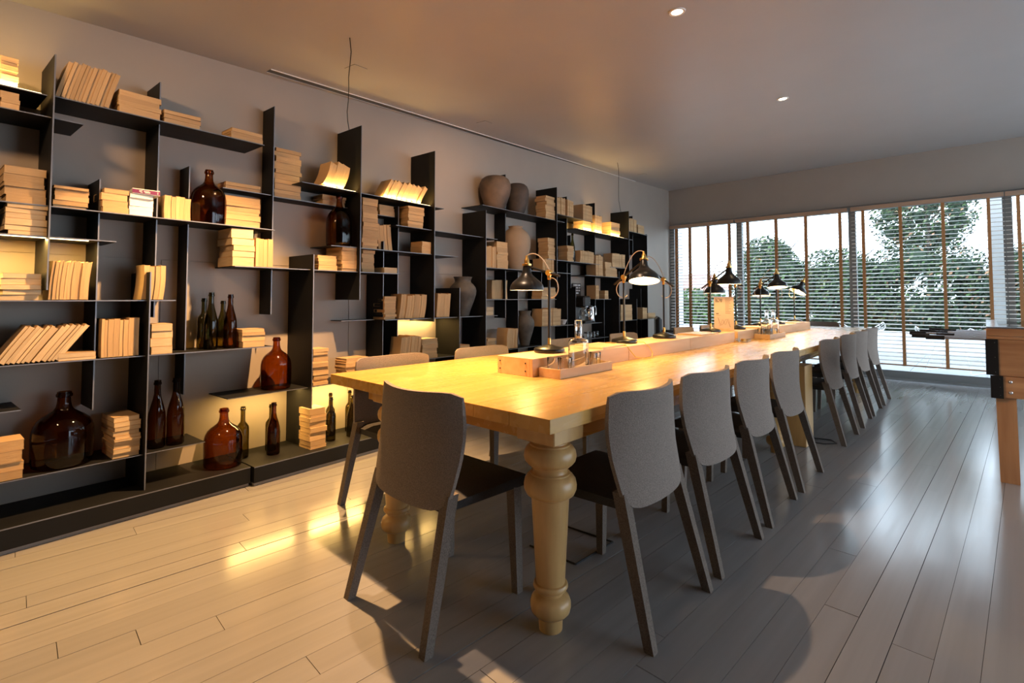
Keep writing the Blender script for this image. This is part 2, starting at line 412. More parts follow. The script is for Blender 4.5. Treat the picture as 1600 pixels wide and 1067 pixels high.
def led(s0, s1, d, z, up, power):
    """LED strip on (up) or under (not up) a shelf plate"""
    h = 0.003
    MB().box((d-0.006, s0, z), (d+0.006, s1, z+h)).obj('led_strip', M['led'], bc)
    l = bpy.data.lights.new('led_light', 'AREA'); l.shape = 'RECTANGLE'; l.size = 0.02; l.size_y = s1-s0
    l.energy = power; l.color = GOLD
    o = bpy.data.objects.new('led_light', l); COL.objects.link(o); o.parent = bc
    o.location = (d, (s0+s1)/2, z + (h+0.004 if up else -0.004))
    o.rotation_euler = (0, R(180-40) if up else 0, 0)
led(0.12, 0.66, 0.262, 1.432, False, 10.0)       # under the plate at the left edge
led(1.95, 2.22, 0.276, 1.943, True, 1.6)        # at the foot of the leaning trio
led(2.45, 2.97, 0.276, 1.943, True, 3.2)
led(1.9, 2.4, 0.16, 0.519, False, 7.0)          # over the base
led(1.42, 1.84, 0.16, 0.519, False, 3.0)
led(5.45, 6.70, 0.276, 2.010, True, 9.0)
led(0.10, 0.46, 0.276, 2.130, True, 2.5)
led(2.75, 3.25, 0.06, 0.959, False, 3.0)

# ------------------------------------------------------------------ books
ORD = ['first','second','third','fourth','fifth','sixth','seventh','eighth','ninth','tenth','eleventh','twelfth','thirteenth']
def book_meshes(upright, bend, pm, cm, tag_):
    """unit book, front edge of the pages at x=0, spine at x=-1; returns (pages, cover)"""
    n = 5
    def sh(p):
        x, y, z = p
        if upright: return (x, y + bend*math.sin(math.pi*z)*0.9 , z)
        return (x, y, z + bend*0.35*(math.sin(math.pi*y)-0.6))
    def slab(lo, hi, mb_):
        # lo, hi in (x, thickness, length)
        for k in range(n):
            l0 = lo[2] + (hi[2]-lo[2])*k/n; l1 = lo[2] + (hi[2]-lo[2])*(k+1)/n
            vs = []
            for l in (l0, l1):
                for x, t in ((lo[0],lo[1]),(hi[0],lo[1]),(hi[0],hi[1]),(lo[0],hi[1])):
                    vs.append(sh((x, t, l) if upright else (x, l, t)))
            fs = [(0,4,5,1),(1,5,6,2),(2,6,7,3),(3,7,4,0)]
            if k == 0: fs.append((0,1,2,3))
            if k == n-1: fs.append((7,6,5,4))
            mb_.add(vs, fs)
    p = MB(); slab((-0.97, 0.05, 0.012), (-0.004, 0.95, 0.988), p)
    c_ = MB(); slab((-1, 0.0, 0.0), (0, 0.05, 1), c_); slab((-1, 0.95, 0.0), (0, 1.0, 1), c_); slab((-1, 0.05, 0), (-0.97, 0.95, 1), c_)
    return p.mesh('book_pages', pm), c_.mesh('book_cover', cm)
BM = {}
for up in (0, 1):
    for bi, bend in enumerate((-0.22, -0.1, 0.0, 0.1, 0.22)):
        for tone in ('p', 'w', 'm'):
            pm = {'p': M['pages_u' if up else 'pages'], 'w': M['pages_wu' if up else 'pages_w'], 'm': M['mag']}[tone]
            BM[(up, bi, tone)] = book_meshes(up, bend, pm, M['cover'] if tone != 'm' else M['mag'], tone)
far_books = MB()
def put_book(up, bi, tone, d, s, z, dims, rz, lean, label, group, far):
    Mx = Matrix.Translation(rk(d, s, z)) @ Matrix.Rotation(RA + rz, 4, 'Z') @ Matrix.Rotation(-lean, 4, 'X') @ Matrix.Diagonal((*dims, 1))
    pg, cv = BM[(up, bi, tone)]
    if far:
        for me, mi in ((pg, 0), (cv, 1)):
            far_books.add([v.co for v in me.vertices], [tuple(p.vertices) for p in me.polygons], mi, False, Mx)
        return
    b = link('book', pg); b.matrix_world = Mx
    tag(b, label, 'book', group)
    link('cover', cv, b)
    return b
BOOKS = [
('S', 7, 0.315, 0.378, 2.13, 0.145, 0, 0.29, 'l', 'yellow-lit stack at the top left edge'),
('S', 3, 0.319, 0.384, 2.025, 0.079, 0, 0.29, 'l', 'low stack under the top left shelf'),
('U', 12, 0.511, 0.723, 2.135, 0.209, 14, 0.28, 'p', 'tall leaning row on the top left shelf'),
('S', 4, 0.762, 0.962, 2.135, 0.123, 0, 0.29, 'p', 'thick pile right of the leaning top row'),
('S', 3, 0.967, 1.161, 2.135, 0.072, 0, 0.29, 'p', 'low pile mid top left shelf'),
('S', 3, 1.324, 1.523, 2.135, 0.065, 0, 0.29, 'p', 'pile at the right end of top left shelf'),
('S', 5, 0.34, 0.491, 1.59, 0.171, 0, 0.29, 'p', 'thick pile at left frame edge, second shelf'),
('S', 6, 0.351, 0.501, 1.44, 0.145, 0, 0.29, 'w', 'pale pile above the lit strip at left'),
('S', 6, 0.519, 0.657, 1.59, 0.109, 0, 0.27, 'p', 'untidy thin pile left of the magazines'),
('S', 4, 0.705, 0.822, 1.59, 0.126, 0, 0.29, 'p', 'brown pile touching the purple magazine'),
('S', 5, 0.823, 0.936, 1.59, 0.115, 0, 0.31, 'm', 'white pile with the purple spined magazine'),
('U', 5, 0.997, 1.13, 1.59, 0.142, 0, 0.25, 'p', 'short upright row left of the demijohn'),
('S', 2, 1.349, 1.578, 1.845, 0.043, 0, 0.15, 'p', 'pair on the small shelf above the pile'),
('S', 7, 1.353, 1.581, 1.59, 0.21, 0, 0.15, 'p', 'pile right of the upper shelf demijohn'),
('S', 10, 1.664, 1.862, 1.838, 0.342, 0, 0.155, 'p', 'tall tower right of the fourth upright'),
('S', 3, 2.020, 2.224, 1.838, 0.074, 0, 0.155, 'p', 'small pile left of the cable upright'),
('U', 3, 1.959, 2.13, 1.943, 0.206, 20, 0.27, 'p', 'lit leaning trio against the cable upright'),
('U', 8, 2.489, 2.876, 1.943, 0.171, 30, 0.27, 'p', 'lit slumped row against tall dark upright'),
('S', 5, 1.346, 1.484, 1.34, 0.236, 0, 0.3, 'w', 'big square pile on the middle shelf'),
('U', 4, 1.493, 1.603, 1.34, 0.192, 0, 0.3, 'p', 'upright row behind the square pile'),
('S', 5, 1.922, 2.073, 1.34, 0.106, 0, 0.3, 'p', 'untidy pile on top of the black upright shelf'),
('S', 6, 2.11, 2.257, 1.34, 0.186, 0, 0.29, 'p', 'pile below the small demijohn'),
('S', 6, 2.343, 2.462, 1.34, 0.184, 0, 0.2, 'p', 'narrow pile under the tall centre tower'),
('S', 13, 2.289, 2.436, 1.523, 0.391, 0, 0.28, 'p', 'tall centre tower right of the cable upright'),
('S', 3, 2.537, 2.693, 1.825, 0.086, 0, 0.15, 'p', 'small high pile behind the centre tower'),
('U', 4, 2.503, 2.637, 1.523, 0.228, -6, 0.2, 'p', 'curved upright row beside the centre tower'),
('S', 7, 2.73, 2.905, 1.735, 0.179, 0, 0.28, 'p', 'pile under the slumped lit row'),
('S', 3, 2.879, 3.026, 1.523, 0.104, 0, 0.28, 'p', 'flat pile at the centre upright'),
('S', 2, 2.503, 2.637, 1.34, 0.047, 0, 0.27, 'w', 'pair at the right end of middle shelf'),
('S', 9, 2.522, 2.643, 0.97, 0.186, 0, 0.25, 'p', 'narrow pile left of the golden row'),
('U', 10, 2.645, 2.92, 0.97, 0.207, 8, 0.28, 'p', 'golden leaning row at table height'),
('U', 4, 3.053, 3.216, 0.97, 0.216, 5, 0.28, 'p', 'golden quartet beside the brown vase'),
('U', 8, 2.649, 2.859, 0.622, 0.211, 8, 0.28, 'p', 'golden row behind the first far chair'),
('S', 6, 2.894, 3.078, 0.622, 0.17, 0, 0.28, 'p', 'golden pile behind the first far chair'),
('S', 11, 1.898, 2.02, 0.53, 0.254, 0, 0.28, 'p', 'uneven tower left of the table corner'),
('S', 7, 2.156, 2.356, 0.53, 0.164, 0, 0.28, 'p', 'wide pile behind the table corner'),
('S', 5, 0.343, 0.485, 1.13, 0.127, 0, 0.29, 'w', 'pile under the lit strip at left edge'),
('U', 10, 0.513, 0.664, 1.13, 0.201, 4, 0.28, 'l', 'bright golden row under the lit strip'),
('U', 13, 0.332, 0.566, 0.83, 0.183, 33, 0.28, 'w', 'fanned leaning row at the left edge'),
('S', 2, 0.549, 0.702, 0.83, 0.038, 0, 0.28, 'w', 'two flat ones right of the fanned row'),
('U', 8, 0.723, 0.886, 0.83, 0.209, 0, 0.28, 'p', 'upright block left of the stacked four'),
('U', 4, 0.89, 0.992, 1.13, 0.201, 3, 0.28, 'p', 'upright quartet on the thin eye-level shelf'),
('S', 4, 0.939, 1.046, 0.83, 0.167, 0, 0.28, 'w', 'pile of four left of the bottles'),
('S', 4, 1.422, 1.566, 0.83, 0.115, 0, 0.28, 'p', 'pile right of the four bottles'),
('S', 4, 0.35, 0.447, 0.3, 0.18, 0, 0.29, 'l', 'pile at left edge beside largest demijohn'),
('S', 10, 0.785, 0.905, 0.3, 0.213, 0, 0.29, 'w', 'tower right of the largest demijohn'),
('S', 9, 1.84, 1.963, 0.118, 0.27, 0, 0.36, 'l', 'bright yellow tower on the base'),
('U', 4, 3.72, 3.865, 1.443, 0.219, 0, 0.28, 'p', 'upright row left of the big vase'),
('S', 6, 3.875, 4.059, 1.443, 0.273, 0, 0.28, 'p', 'pile left of the big vase'),
('S', 8, 4.734, 4.945, 2.053, 0.269, 0, 0.28, 'p', 'pile right of the round pots'),
('U', 5, 4.972, 5.154, 2.14, 0.21, 0, 0.28, 'p', 'high row right of the round pots'),
('U', 3, 5.197, 5.33, 2.14, 0.209, 0, 0.28, 'p', 'high trio right of the round pots'),
('S', 4, 5.59, 5.803, 2.01, 0.139, 0, 0.28, 'l', 'glowing yellow pile on far shelf'),
('U', 5, 5.576, 5.805, 2.14, 0.208, 0, 0.28, 'p', 'row above the glowing yellow pile'),
('U', 3, 5.888, 6.08, 2.01, 0.251, 4, 0.28, 'l', 'glowing yellow upright trio on far shelf'),
('S', 4, 6.337, 6.61, 2.01, 0.197, 0, 0.28, 'l', 'glowing yellow end pile on far shelf'),
('U', 3, 6.902, 7.167, 2.13, 0.21, 0, 0.28, 'p', 'row on the highest far right shelf'),
('S', 3, 7.211, 7.444, 2.13, 0.137, 0, 0.28, 'p', 'pile on the highest far right shelf'),
('S', 6, 4.783, 4.929, 1.59, 0.248, 0, 0.28, 'p', 'pile above the first lamp arm'),
('U', 4, 4.68, 4.901, 1.443, 0.153, 0, 0.28, 'p', 'row behind the first lamp arm'),
('S', 6, 5.193, 5.339, 1.59, 0.192, 0, 0.28, 'w', 'pile left of the green far bottle'),
('U', 5, 5.491, 5.831, 1.59, 0.166, 4, 0.28, 'p', 'row right of the green far bottle'),
('U', 3, 5.897, 6.089, 1.435, 0.286, 0, 0.28, 'p', 'row above the coffee machine'),
('S', 5, 6.143, 6.5, 1.435, 0.201, 0, 0.28, 'p', 'pile left of the lit lamp shade'),
('U', 4, 6.348, 6.744, 1.575, 0.201, 0, 0.28, 'p', 'row left of the lit lamp shade'),
('U', 3, 3.992, 4.235, 1.13, 0.207, 0, 0.12, 'p', 'row behind the first lamp shade'),
('S', 3, 4.697, 4.984, 1.13, 0.128, 0, 0.25, 'p', 'pile right of the first lamp shade'),
('U', 8, 4.665, 5.046, 0.82, 0.209, 2, 0.28, 'p', 'golden row right of first lamp pole'),
('U', 4, 4.039, 4.21, 0.617, 0.217, 4, 0.28, 'p', 'row left of the grey vase'),
('S', 4, 3.732, 3.867, 0.617, 0.124, 0, 0.28, 'p', 'pile left of the grey vase row'),
('S', 3, 3.358, 3.486, 0.622, 0.084, 0, 0.28, 'p', 'pile between the first two far chairs'),
('S', 2, 3.721, 3.827, 0.97, 0.082, 0, 0.28, 'w', 'pair right of the brown vase'),
('U', 2, 5.875, 5.978, 1.13, 0.188, 0, 0.28, 'p', 'pair behind the coffee machine'),
('S', 3, 6.137, 6.247, 1.13, 0.115, 0, 0.28, 'p', 'small pile right of the coffee machine'),
('S', 4, 6.588, 6.982, 0.82, 0.227, 0, 0.28, 'w', 'pale pile behind the second lamp pole'),
('U', 2, 7.341, 7.507, 0.82, 0.181, 0, 0.28, 'p', 'pair at the far right end of the shelves'),
('S', 2, 7.53, 7.828, 0.82, 0.086, 0, 0.28, 'w', 'end pile at the far right of the shelves'),

]
NB = 0
for gi, (k, cnt, s0, s1, z0, h, lean, d, tone, desc) in enumerate(BOOKS):
    rg = random.Random(100+gi)
    far = s0 > 4.6
    tn = {'l': 'p'}.get(tone, tone)
    grp = ('books, ' + desc)
    dep = 0.22 if 'square' in desc or 'below the small' in desc or 'tower right of the largest' in desc else min(0.145, d-0.012)
    dep = min(dep, d-0.015)
    if d > 0.3: d = min(d, 0.30) if z0 > 0.2 else d
    if d > 0.285 and z0 > 0.2: d = 0.285
    if z0 in (1.943, 2.01, 2.13) and d > 0.268: d = 0.268
    if k == 'S':
        ws = [rg.uniform(0.6, 1.4) for _ in range(cnt)]
        tot = sum(ws); z = z0 + 0.0008
        for j in range(cnt):
            t = h*ws[j]/tot
            wl = (s1-s0)*rg.uniform(0.93, 1.0)
            sh_ = rg.uniform(0, (s1-s0)-wl) + rg.uniform(-0.004, 0.004)
            bi = 2 if t > 0.03 or j < cnt-1 else rg.choice((1, 2, 3))
            put_book(0, 2, tn, d - abs(rg.uniform(0, 0.012)), s0+sh_, z, (dep*rg.uniform(0.93, 1.0), wl, t-0.0006), rg.uniform(-0.03, 0.03)*(1 if j else 0.4), 0,
                     '%s book from the bottom, %s' % (ORD[j], desc), grp, far)
            z += t
    else:
        bi = rg.choice((0, 1, 2, 3, 4)) if lean else rg.choice((1, 2, 3))
        ln = R(abs(lean)); sg = 1 if lean >= 0 else -1
        ws = [rg.uniform(0.65, 1.35) for _ in range(cnt)]
        tot = sum(ws); s = s0
        for j in range(cnt):
            wid = (s1-s0)*ws[j]/tot
            lj = ln*(1 + (0.10*(j-cnt/2)/cnt if lean > 20 else 0))
            t = wid*math.cos(lj)
            hb = (h*rg.uniform(0.93, 1.0) - t*math.sin(lj))/math.cos(lj)
            put_book(1, bi, tn, d - abs(rg.uniform(0, 0.010)), s, z0 + 0.0008 + (t*math.sin(lj) if sg > 0 else 0), (dep*rg.uniform(0.92, 1.0), t-0.0006, hb), 0, sg*lj,
                     '%s book from the left, %s' % (ORD[j], desc), grp, far)
            s += wid
    if not far: NB += cnt
fb = far_books.obj('far_books', [M['pages'], M['cover']])
tag(fb, 'small rows and piles of yellowed books on the far end shelves', 'books', kind='stuff')
# printed spine of the magazine on the white pile
ps = empty('magazine', rk(0.288, 0.832, 1.7065), RA - 0.10)
tag(ps, 'white magazine with purple printed spine lying tilted on the white pile', 'magazine')
MB().cbox((-0.19, 0, 0), (-0.002, 0.125, 0.028), 0.001).obj('pages', M['mag'], ps)
MB().box((-0.002, 0.0, 0.004), (0.0, 0.125, 0.024)).obj('spine', M['purple'], ps)
pr = MB()
for i_, (a, b, z) in enumerate([(0.03,0.045,.018),(0.05,0.075,.018),(0.03,0.04,.0135),(0.052,0.08,.0135),(0.036,0.046,.009),(0.056,0.08,.009),(0.112,0.116,.018),(0.112,0.116,.013),(0.112,0.116,.008)]):
    pr.box((0.0, a, z-0.0012), (0.0006, b, z+0.0012))
pr.obj('spine_lettering', M['print_white'], ps)

# ------------------------------------------------------------------ vessels on the bookcase
def vessel(name, prof, m, d, s, z, label, cat, group=None, seg=28, rz=0.0, parts=()):
    o = MB().lathe(prof, seg, close=False).obj(name, m, None, rk(d, s, z+0.0006), (0, 0, RA + rz))
    tag(o, label, cat, group)
    for pn, pp, pmn in parts: MB().lathe(pp, seg, close=False).obj(pn, pmn, o)
    return o
def demijohn(d, s, z, h, dia, label, squat=1.0):
    r = dia/2
    b = [(0.0,0.012),(0.55,0.006),(0.86,0.0),(0.95,0.02),(0.985,0.08),(1.0,0.22),(1.0,0.40),(0.985,0.48),(0.93,0.555),(0.82,0.62),(0.66,0.67),(0.48,0.71),(0.34,0.745),(0.26,0.79),(0.225,0.85),(0.215,0.93)]
    p = [(a*r, t*h) for a, t in b]
    lip = [(0.235*r,0.925*h),(0.265*r,0.935*h),(0.27*r,0.965*h),(0.235*r,0.98*h),(0.23*r,h),(0.19*r,h),(0.18*r,0.93*h)]
    vessel('demijohn', p, M['amber'], d, s, z, label, 'demijohn', 'amber glass demijohns', 36, 0, [('lip', lip, M['amber'])])
demijohn(.165, .604, .30, .365, .249, 'largest dark amber demijohn on the lowest left shelf beside a book tower')
demijohn(.155, 1.256, 1.59, .345, .197, 'amber demijohn high on the second shelf beside upright books')
demijohn(.155, 1.700, .53, .344, .193, 'amber demijohn on the small stub shelf against black upright')
demijohn(.225, 1.346, .118, .345, .214, 'amber demijohn standing low on the black base')
demijohn(.225, 2.120, 1.523, .386, .185, 'amber demijohn above a book pile left of the cable upright')
def bottle(d, s, z, h, dia, label, m, burg=False):
    r = dia/2
    if burg: b = [(0,0.03),(0.9,0.0),(1,0.02),(1,0.42),(0.93,0.52),(0.74,0.62),(0.50,0.72),(0.38,0.80),(0.36,0.93)]
    else: b = [(0,0.03),(0.9,0.0),(1,0.02),(1,0.56),(0.93,0.615),(0.66,0.665),(0.42,0.70),(0.38,0.74),(0.36,0.94)]
    lip = [(0.36*r,0.93*h),(0.45*r,0.935*h),(0.45*r,0.965*h),(0.39*r,0.97*h),(0.39*r,h),(0.3*r,h),(0.29*r,0.93*h)]
    vessel('wine_bottle', [(a*r, t*h) for a, t in b], m, d, s, z, label, 'bottle', 'empty wine bottles', 20, 0, [('lip', lip, m)])
bottle(.11,1.262,.83,.31,.074,'olive bottle, rear left of the four on the middle left shelf',M['green'])
bottle(.20,1.269,.83,.345,.078,'dark bottle, front left of the four on the middle left shelf',M['green'],True)
bottle(.11,1.372,.83,.294,.072,'short dark bottle, rear right of the four on middle left shelf',M['green'],True)
bottle(.20,1.380,.83,.334,.078,'amber brown bottle, front right of the four on middle left shelf',M['brown'],True)
bottle(.20,1.000,.30,.376,.086,'tall dark bottle beside the upright on the lowest left shelf',M['brown'],True)
bottle(.20,1.093,.30,.379,.09,'tall dark bottle with ringed neck near the lowest shelf end',M['brown'],True)
bottle(.16,1.487,.118,.324,.075,'olive bottle on the base directly right of the demijohn',M['green'])
bottle(.14,1.680,.118,.305,.07,'rear bottle of the pair on the base left of black upright',M['green'])
bottle(.24,1.648,.118,.334,.082,'front bottle of the pair on the base left of black upright',M['brown'],True)
bottle(.12,2.135,.118,.313,.066,'rear bottle right of the yellow book tower',M['green'])
bottle(.25,2.060,.118,.308,.068,'front bottle right of the yellow book tower',M['green'])
bottle(.12,2.300,.118,.309,.066,'rear bottle of the pair under the table corner',M['green'])
bottle(.26,2.229,.118,.296,.080,'front bottle of the pair under the table corner',M['green'],True)
bottle(.22,2.395,.118,.29,.078,'dark bottle on the base just behind the far table leg',M['green'],True)
bottle(.20,5.430,1.59,.367,.07,'slim green bottle standing among books on a far shelf',M['green'],True)

def pot(name, prof, m, d, s, z, h, dia, label):
    p = [(a*dia/2, t*h) for a, t in prof]
    vessel(name, p, m, d, s, z, label, 'vase' if name == 'clay_vase' else 'pot', None, 36)
round_pot = [(0,0.0),(0.50,0.0),(0.56,0.02),(0.74,0.20),(0.92,0.45),(1.0,0.66),(0.97,0.80),(0.86,0.91),(0.66,0.98),(0.52,1.0),(0.47,0.985),(0.47,0.9)]
pot('clay_pot', round_pot, M['pot_dark'], .172, 3.967, 2.053, .350, .33, 'round smoke-stained clay pot with pale patch on the top shelf')
pot('clay_pot', round_pot, M['pot_brown'], .150, 4.36, 2.053, .345, .27, 'plain dark brown round pot right of the smoke-stained pot')
big = [(0,0),(0.46,0.0),(0.50,0.02),(0.66,0.16),(0.86,0.36),(0.98,0.54),(1.0,0.66),(0.93,0.77),(0.78,0.86),(0.56,0.925),(0.47,0.945),(0.44,0.97),(0.50,0.99),(0.49,1.0),(0.40,0.99),(0.37,0.95)]
pot('clay_vase', big, M['pot_tan'], .165, 4.32, 1.443, .480, .325, 'large tan clay vase with collar on the middle shelf')
waist = [(0,0),(0.44,0),(0.47,0.02),(0.60,0.18),(0.82,0.38),(0.97,0.55),(1.0,0.64),(0.94,0.73),(0.76,0.81),(0.62,0.85),(0.58,0.89),(0.64,0.96),(0.70,1.0),(0.64,0.995),(0.54,0.9)]
pot('clay_vase', waist, M['pot_grey'], .165, 3.50, .97, .375, .262, 'rough brown vase with flared neck beside the golden books')
pot('clay_vase', waist, M['pot_grey'], .160, 4.49, .617, .385, .215, 'grey carved vase with flared neck behind the first lamp')
MB().lathe([(0.02,0),(0.03,0.004),(0.055,0.06),(0.05,0.06),(0.026,0.01),(0,0.008)],20,close=False).obj('bowl', M['ceramic'], None, rk(.2, 5.20, .8206))
tag(bpy.data.objects['bowl'], 'small white bowl on the shelf left of coffee machine', 'bowl')

# coffee machine, kettle, sign and upturned glasses
cmx = empty('coffee_machine', rk(.15, 5.70, .8206), RA); tag(cmx, 'black and chrome filter coffee machine on a far shelf', 'coffee machine')
MB().cbox((-0.12, -0.085, 0), (0.12, 0.085, 0.03), 0.006).obj('base', M['black'], cmx)
MB().cbox((-0.12, -0.085, 0.03), (-0.04, 0.085, 0.21), 0.006).obj('column', M['black'], cmx)
MB().cbox((-0.12, -0.085, 0.205), (0.11, 0.085, 0.35), 0.02).obj('head', M['black'], cmx)
MB().lathe([(0.068,0.20),(0.072,0.215),(0.072,0.235),(0.068,0.24)],20,M=Matrix.Translation((0.035,0,0))).obj('chrome_ring', M['chrome'], cmx)
jug = MB().lathe([(0.05,0.032),(0.062,0.06),(0.062,0.12),(0.045,0.17),(0.048,0.19)],20,M=Matrix.Translation((0.045,0,0)),close=False).obj('glass_jug', M['clear'], cmx)
MB().tube([(0.10,0.03,0.17),(0.14,0.05,0.17),(0.15,0.055,0.12),(0.12,0.04,0.07)],0.008).obj('jug_handle', M['chrome'], jug)
for zz in (0.26, 0.30): MB().lathe([(0.0,0),(0.008,0),(0.008,0.006),(0,0.006)],12,M=Matrix.Translation((0.108,0.05,zz)) @ Matrix.Rotation(R(90),4,'Y')).obj('button', M['chrome'], cmx)
kt = empty('kettle', rk(.16, 5.92, .8206), RA); tag(kt, 'black and steel electric kettle right of the coffee machine', 'kettle')
MB().lathe([(0.07,0),(0.072,0.02),(0.07,0.022)],24).obj('stand', M['black'], kt)
MB().lathe([(0.066,0.022),(0.068,0.05),(0.056,0.19),(0.05,0.205),(0,0.21)],24).obj('body', M['chrome'], kt)
MB().lathe([(0.04,0.205),(0.035,0.222),(0,0.226)],20).obj('lid', M['black'], kt)
MB().tube([(0.02,0.045,0.20),(0.03,0.085,0.215),(0.035,0.11,0.18),(0.035,0.108,0.10)],0.009).obj('handle', M['chrome'], kt)
sg = MB().box((0, -0.10, 0), (0.004, 0.10, 0.20)).obj('shelf_sign', M['bronze_sign'], None, rk(.045, 5.78, 1.14), (0, 0, RA)); tag(sg, 'dark brown sign with four lines of white lettering above coffee machine', 'sign')
pr = MB()
for li, segs in enumerate([[(-.075,-.06),(-.045,-.005),(.005,.02),(.035,.085)],[(-.07,-.03),(-.015,.025),(.04,.085)],[(-.07,-.01),(.0,.03),(.04,.08)],[(-.07,-.035),(-.02,.04)]]):
    for a, b in segs: pr.box((0.004, a, 0.165-li*0.035), (0.0046, b, 0.183-li*0.035))
pr.obj('lettering', M['print_white'], sg)
GLASS_ME = MB().lathe([(0.0,0.0),(0.025,0.0),(0.027,0.003),(0.0315,0.083),(0.0305,0.085),(0.0295,0.083),(0.0245,0.012),(0,0.010)],20,close=False).mesh('tumbler', M['solid_glass'])
for i_, s in enumerate((5.72, 5.81, 5.90, 5.99)):
    o = link('upturned_glass', GLASS_ME, None, rk(.22, s, .6206+.085), (R(180), 0, 0))
    tag(o, '%s of four upturned glasses on the low far shelf' % ORD[i_], 'glass', 'upturned glasses on the low far shelf')

# ------------------------------------------------------------------ tables
TZ = 0.754
TX0, TX1 = -2.455, -1.02
LEGP = [(0,0.0),(0.040,0.0),(0.0425,0.045),(0.0425,0.050),(0.058,0.054),(0.067,0.064),(0.0705,0.078),(0.0705,0.092),(0.066,0.106),(0.056,0.115),(0.046,0.119),(0.043,0.122),(0.043,0.130),(0.047,0.133),(0.047,0.137),
        (0.057,0.139),(0.0605,0.145),(0.0605,0.152),(0.057,0.158),(0.050,0.160),(0.0505,0.166),(0.058,0.30),(0.066,0.445),(0.066,0.450),(0.072,0.453),(0.084,0.462),(0.0915,0.478),(0.0925,0.495),(0.089,0.512),(0.080,0.524),(0.070,0.529),(0.070,0.534),
        (0.062,0.537),(0.059,0.545),(0.061,0.553),(0.070,0.556),(0.070,0.561),(0.080,0.565),(0.089,0.576),(0.0925,0.592),(0.090,0.609),(0.082,0.622),(0.071,0.628),(0.071,0.633),(0.062,0.636),(0.060,0.642),(0.066,0.648),(0.075,0.650)]
LEG_ME = MB().lathe(LEGP, 32).cbox((-0.084,-0.084,0.649),(0.084,0.084,0.705),0.004).mesh('turned_leg', M['oak_turned'])
def table(y0, y1, legs, label):
    t = empty('dining_table', ((TX0+TX1)/2, y0, 0)); tag(t, label, 'table', 'oak tables set end to end')
    hx = (TX1-TX0)/2
    n = 8; w = 2*hx/n
    for k in range(n):
        a, b = -hx + k*w, -hx + (k+1)*w
        MB().cbox((a+0.0004, 0, TZ-0.048), (b-0.0004, y1-y0, TZ), 0.0012).obj('top_board', M['oak'], t)
    ap = [(-0.46+0.06, 0.48, 0.09, 0.115)]
    MB().box((-hx+0.20, 0.10, 0.64), (hx-0.12, 0.13, 0.706)).obj('apron', M['oak'], t)
    MB().box((-hx+0.20, y1-y0-0.13, 0.64), (hx-0.12, y1-y0-0.10, 0.706)).obj('apron', M['oak'], t)
    MB().box((hx-0.125, 0.16, 0.62), (hx-0.095, y1-y0-0.10, 0.706)).obj('apron', M['oak'], t)
    MB().box((-hx+0.33, 0.16, 0.62), (-hx+0.36, y1-y0-0.10, 0.706)).obj('apron', M['oak'], t)
    for lx, ly in legs:
        link('turned_leg', LEG_ME, t, (lx - (TX0+TX1)/2, ly-y0, 0.0))
    return t
table(1.268, 4.372, [(-1.13,1.405),(-2.06,1.405),(-1.16,4.12),(-2.06,4.12)], 'near oak table with fat turned legs closest to the camera')
table(4.376, 8.00, [(-1.16,7.36),(-2.06,7.36),(-2.06,4.62)], 'far oak table adjoining the windows, behind the near table')
bl = MB().cbox((-0.075,-0.11,0),(0.075,0.11,0.618),0.003).obj('support_block', M['oak_turned'], None, (-1.10, 4.50, 0)); tag(bl, 'square timber support block under the table joint', 'support')

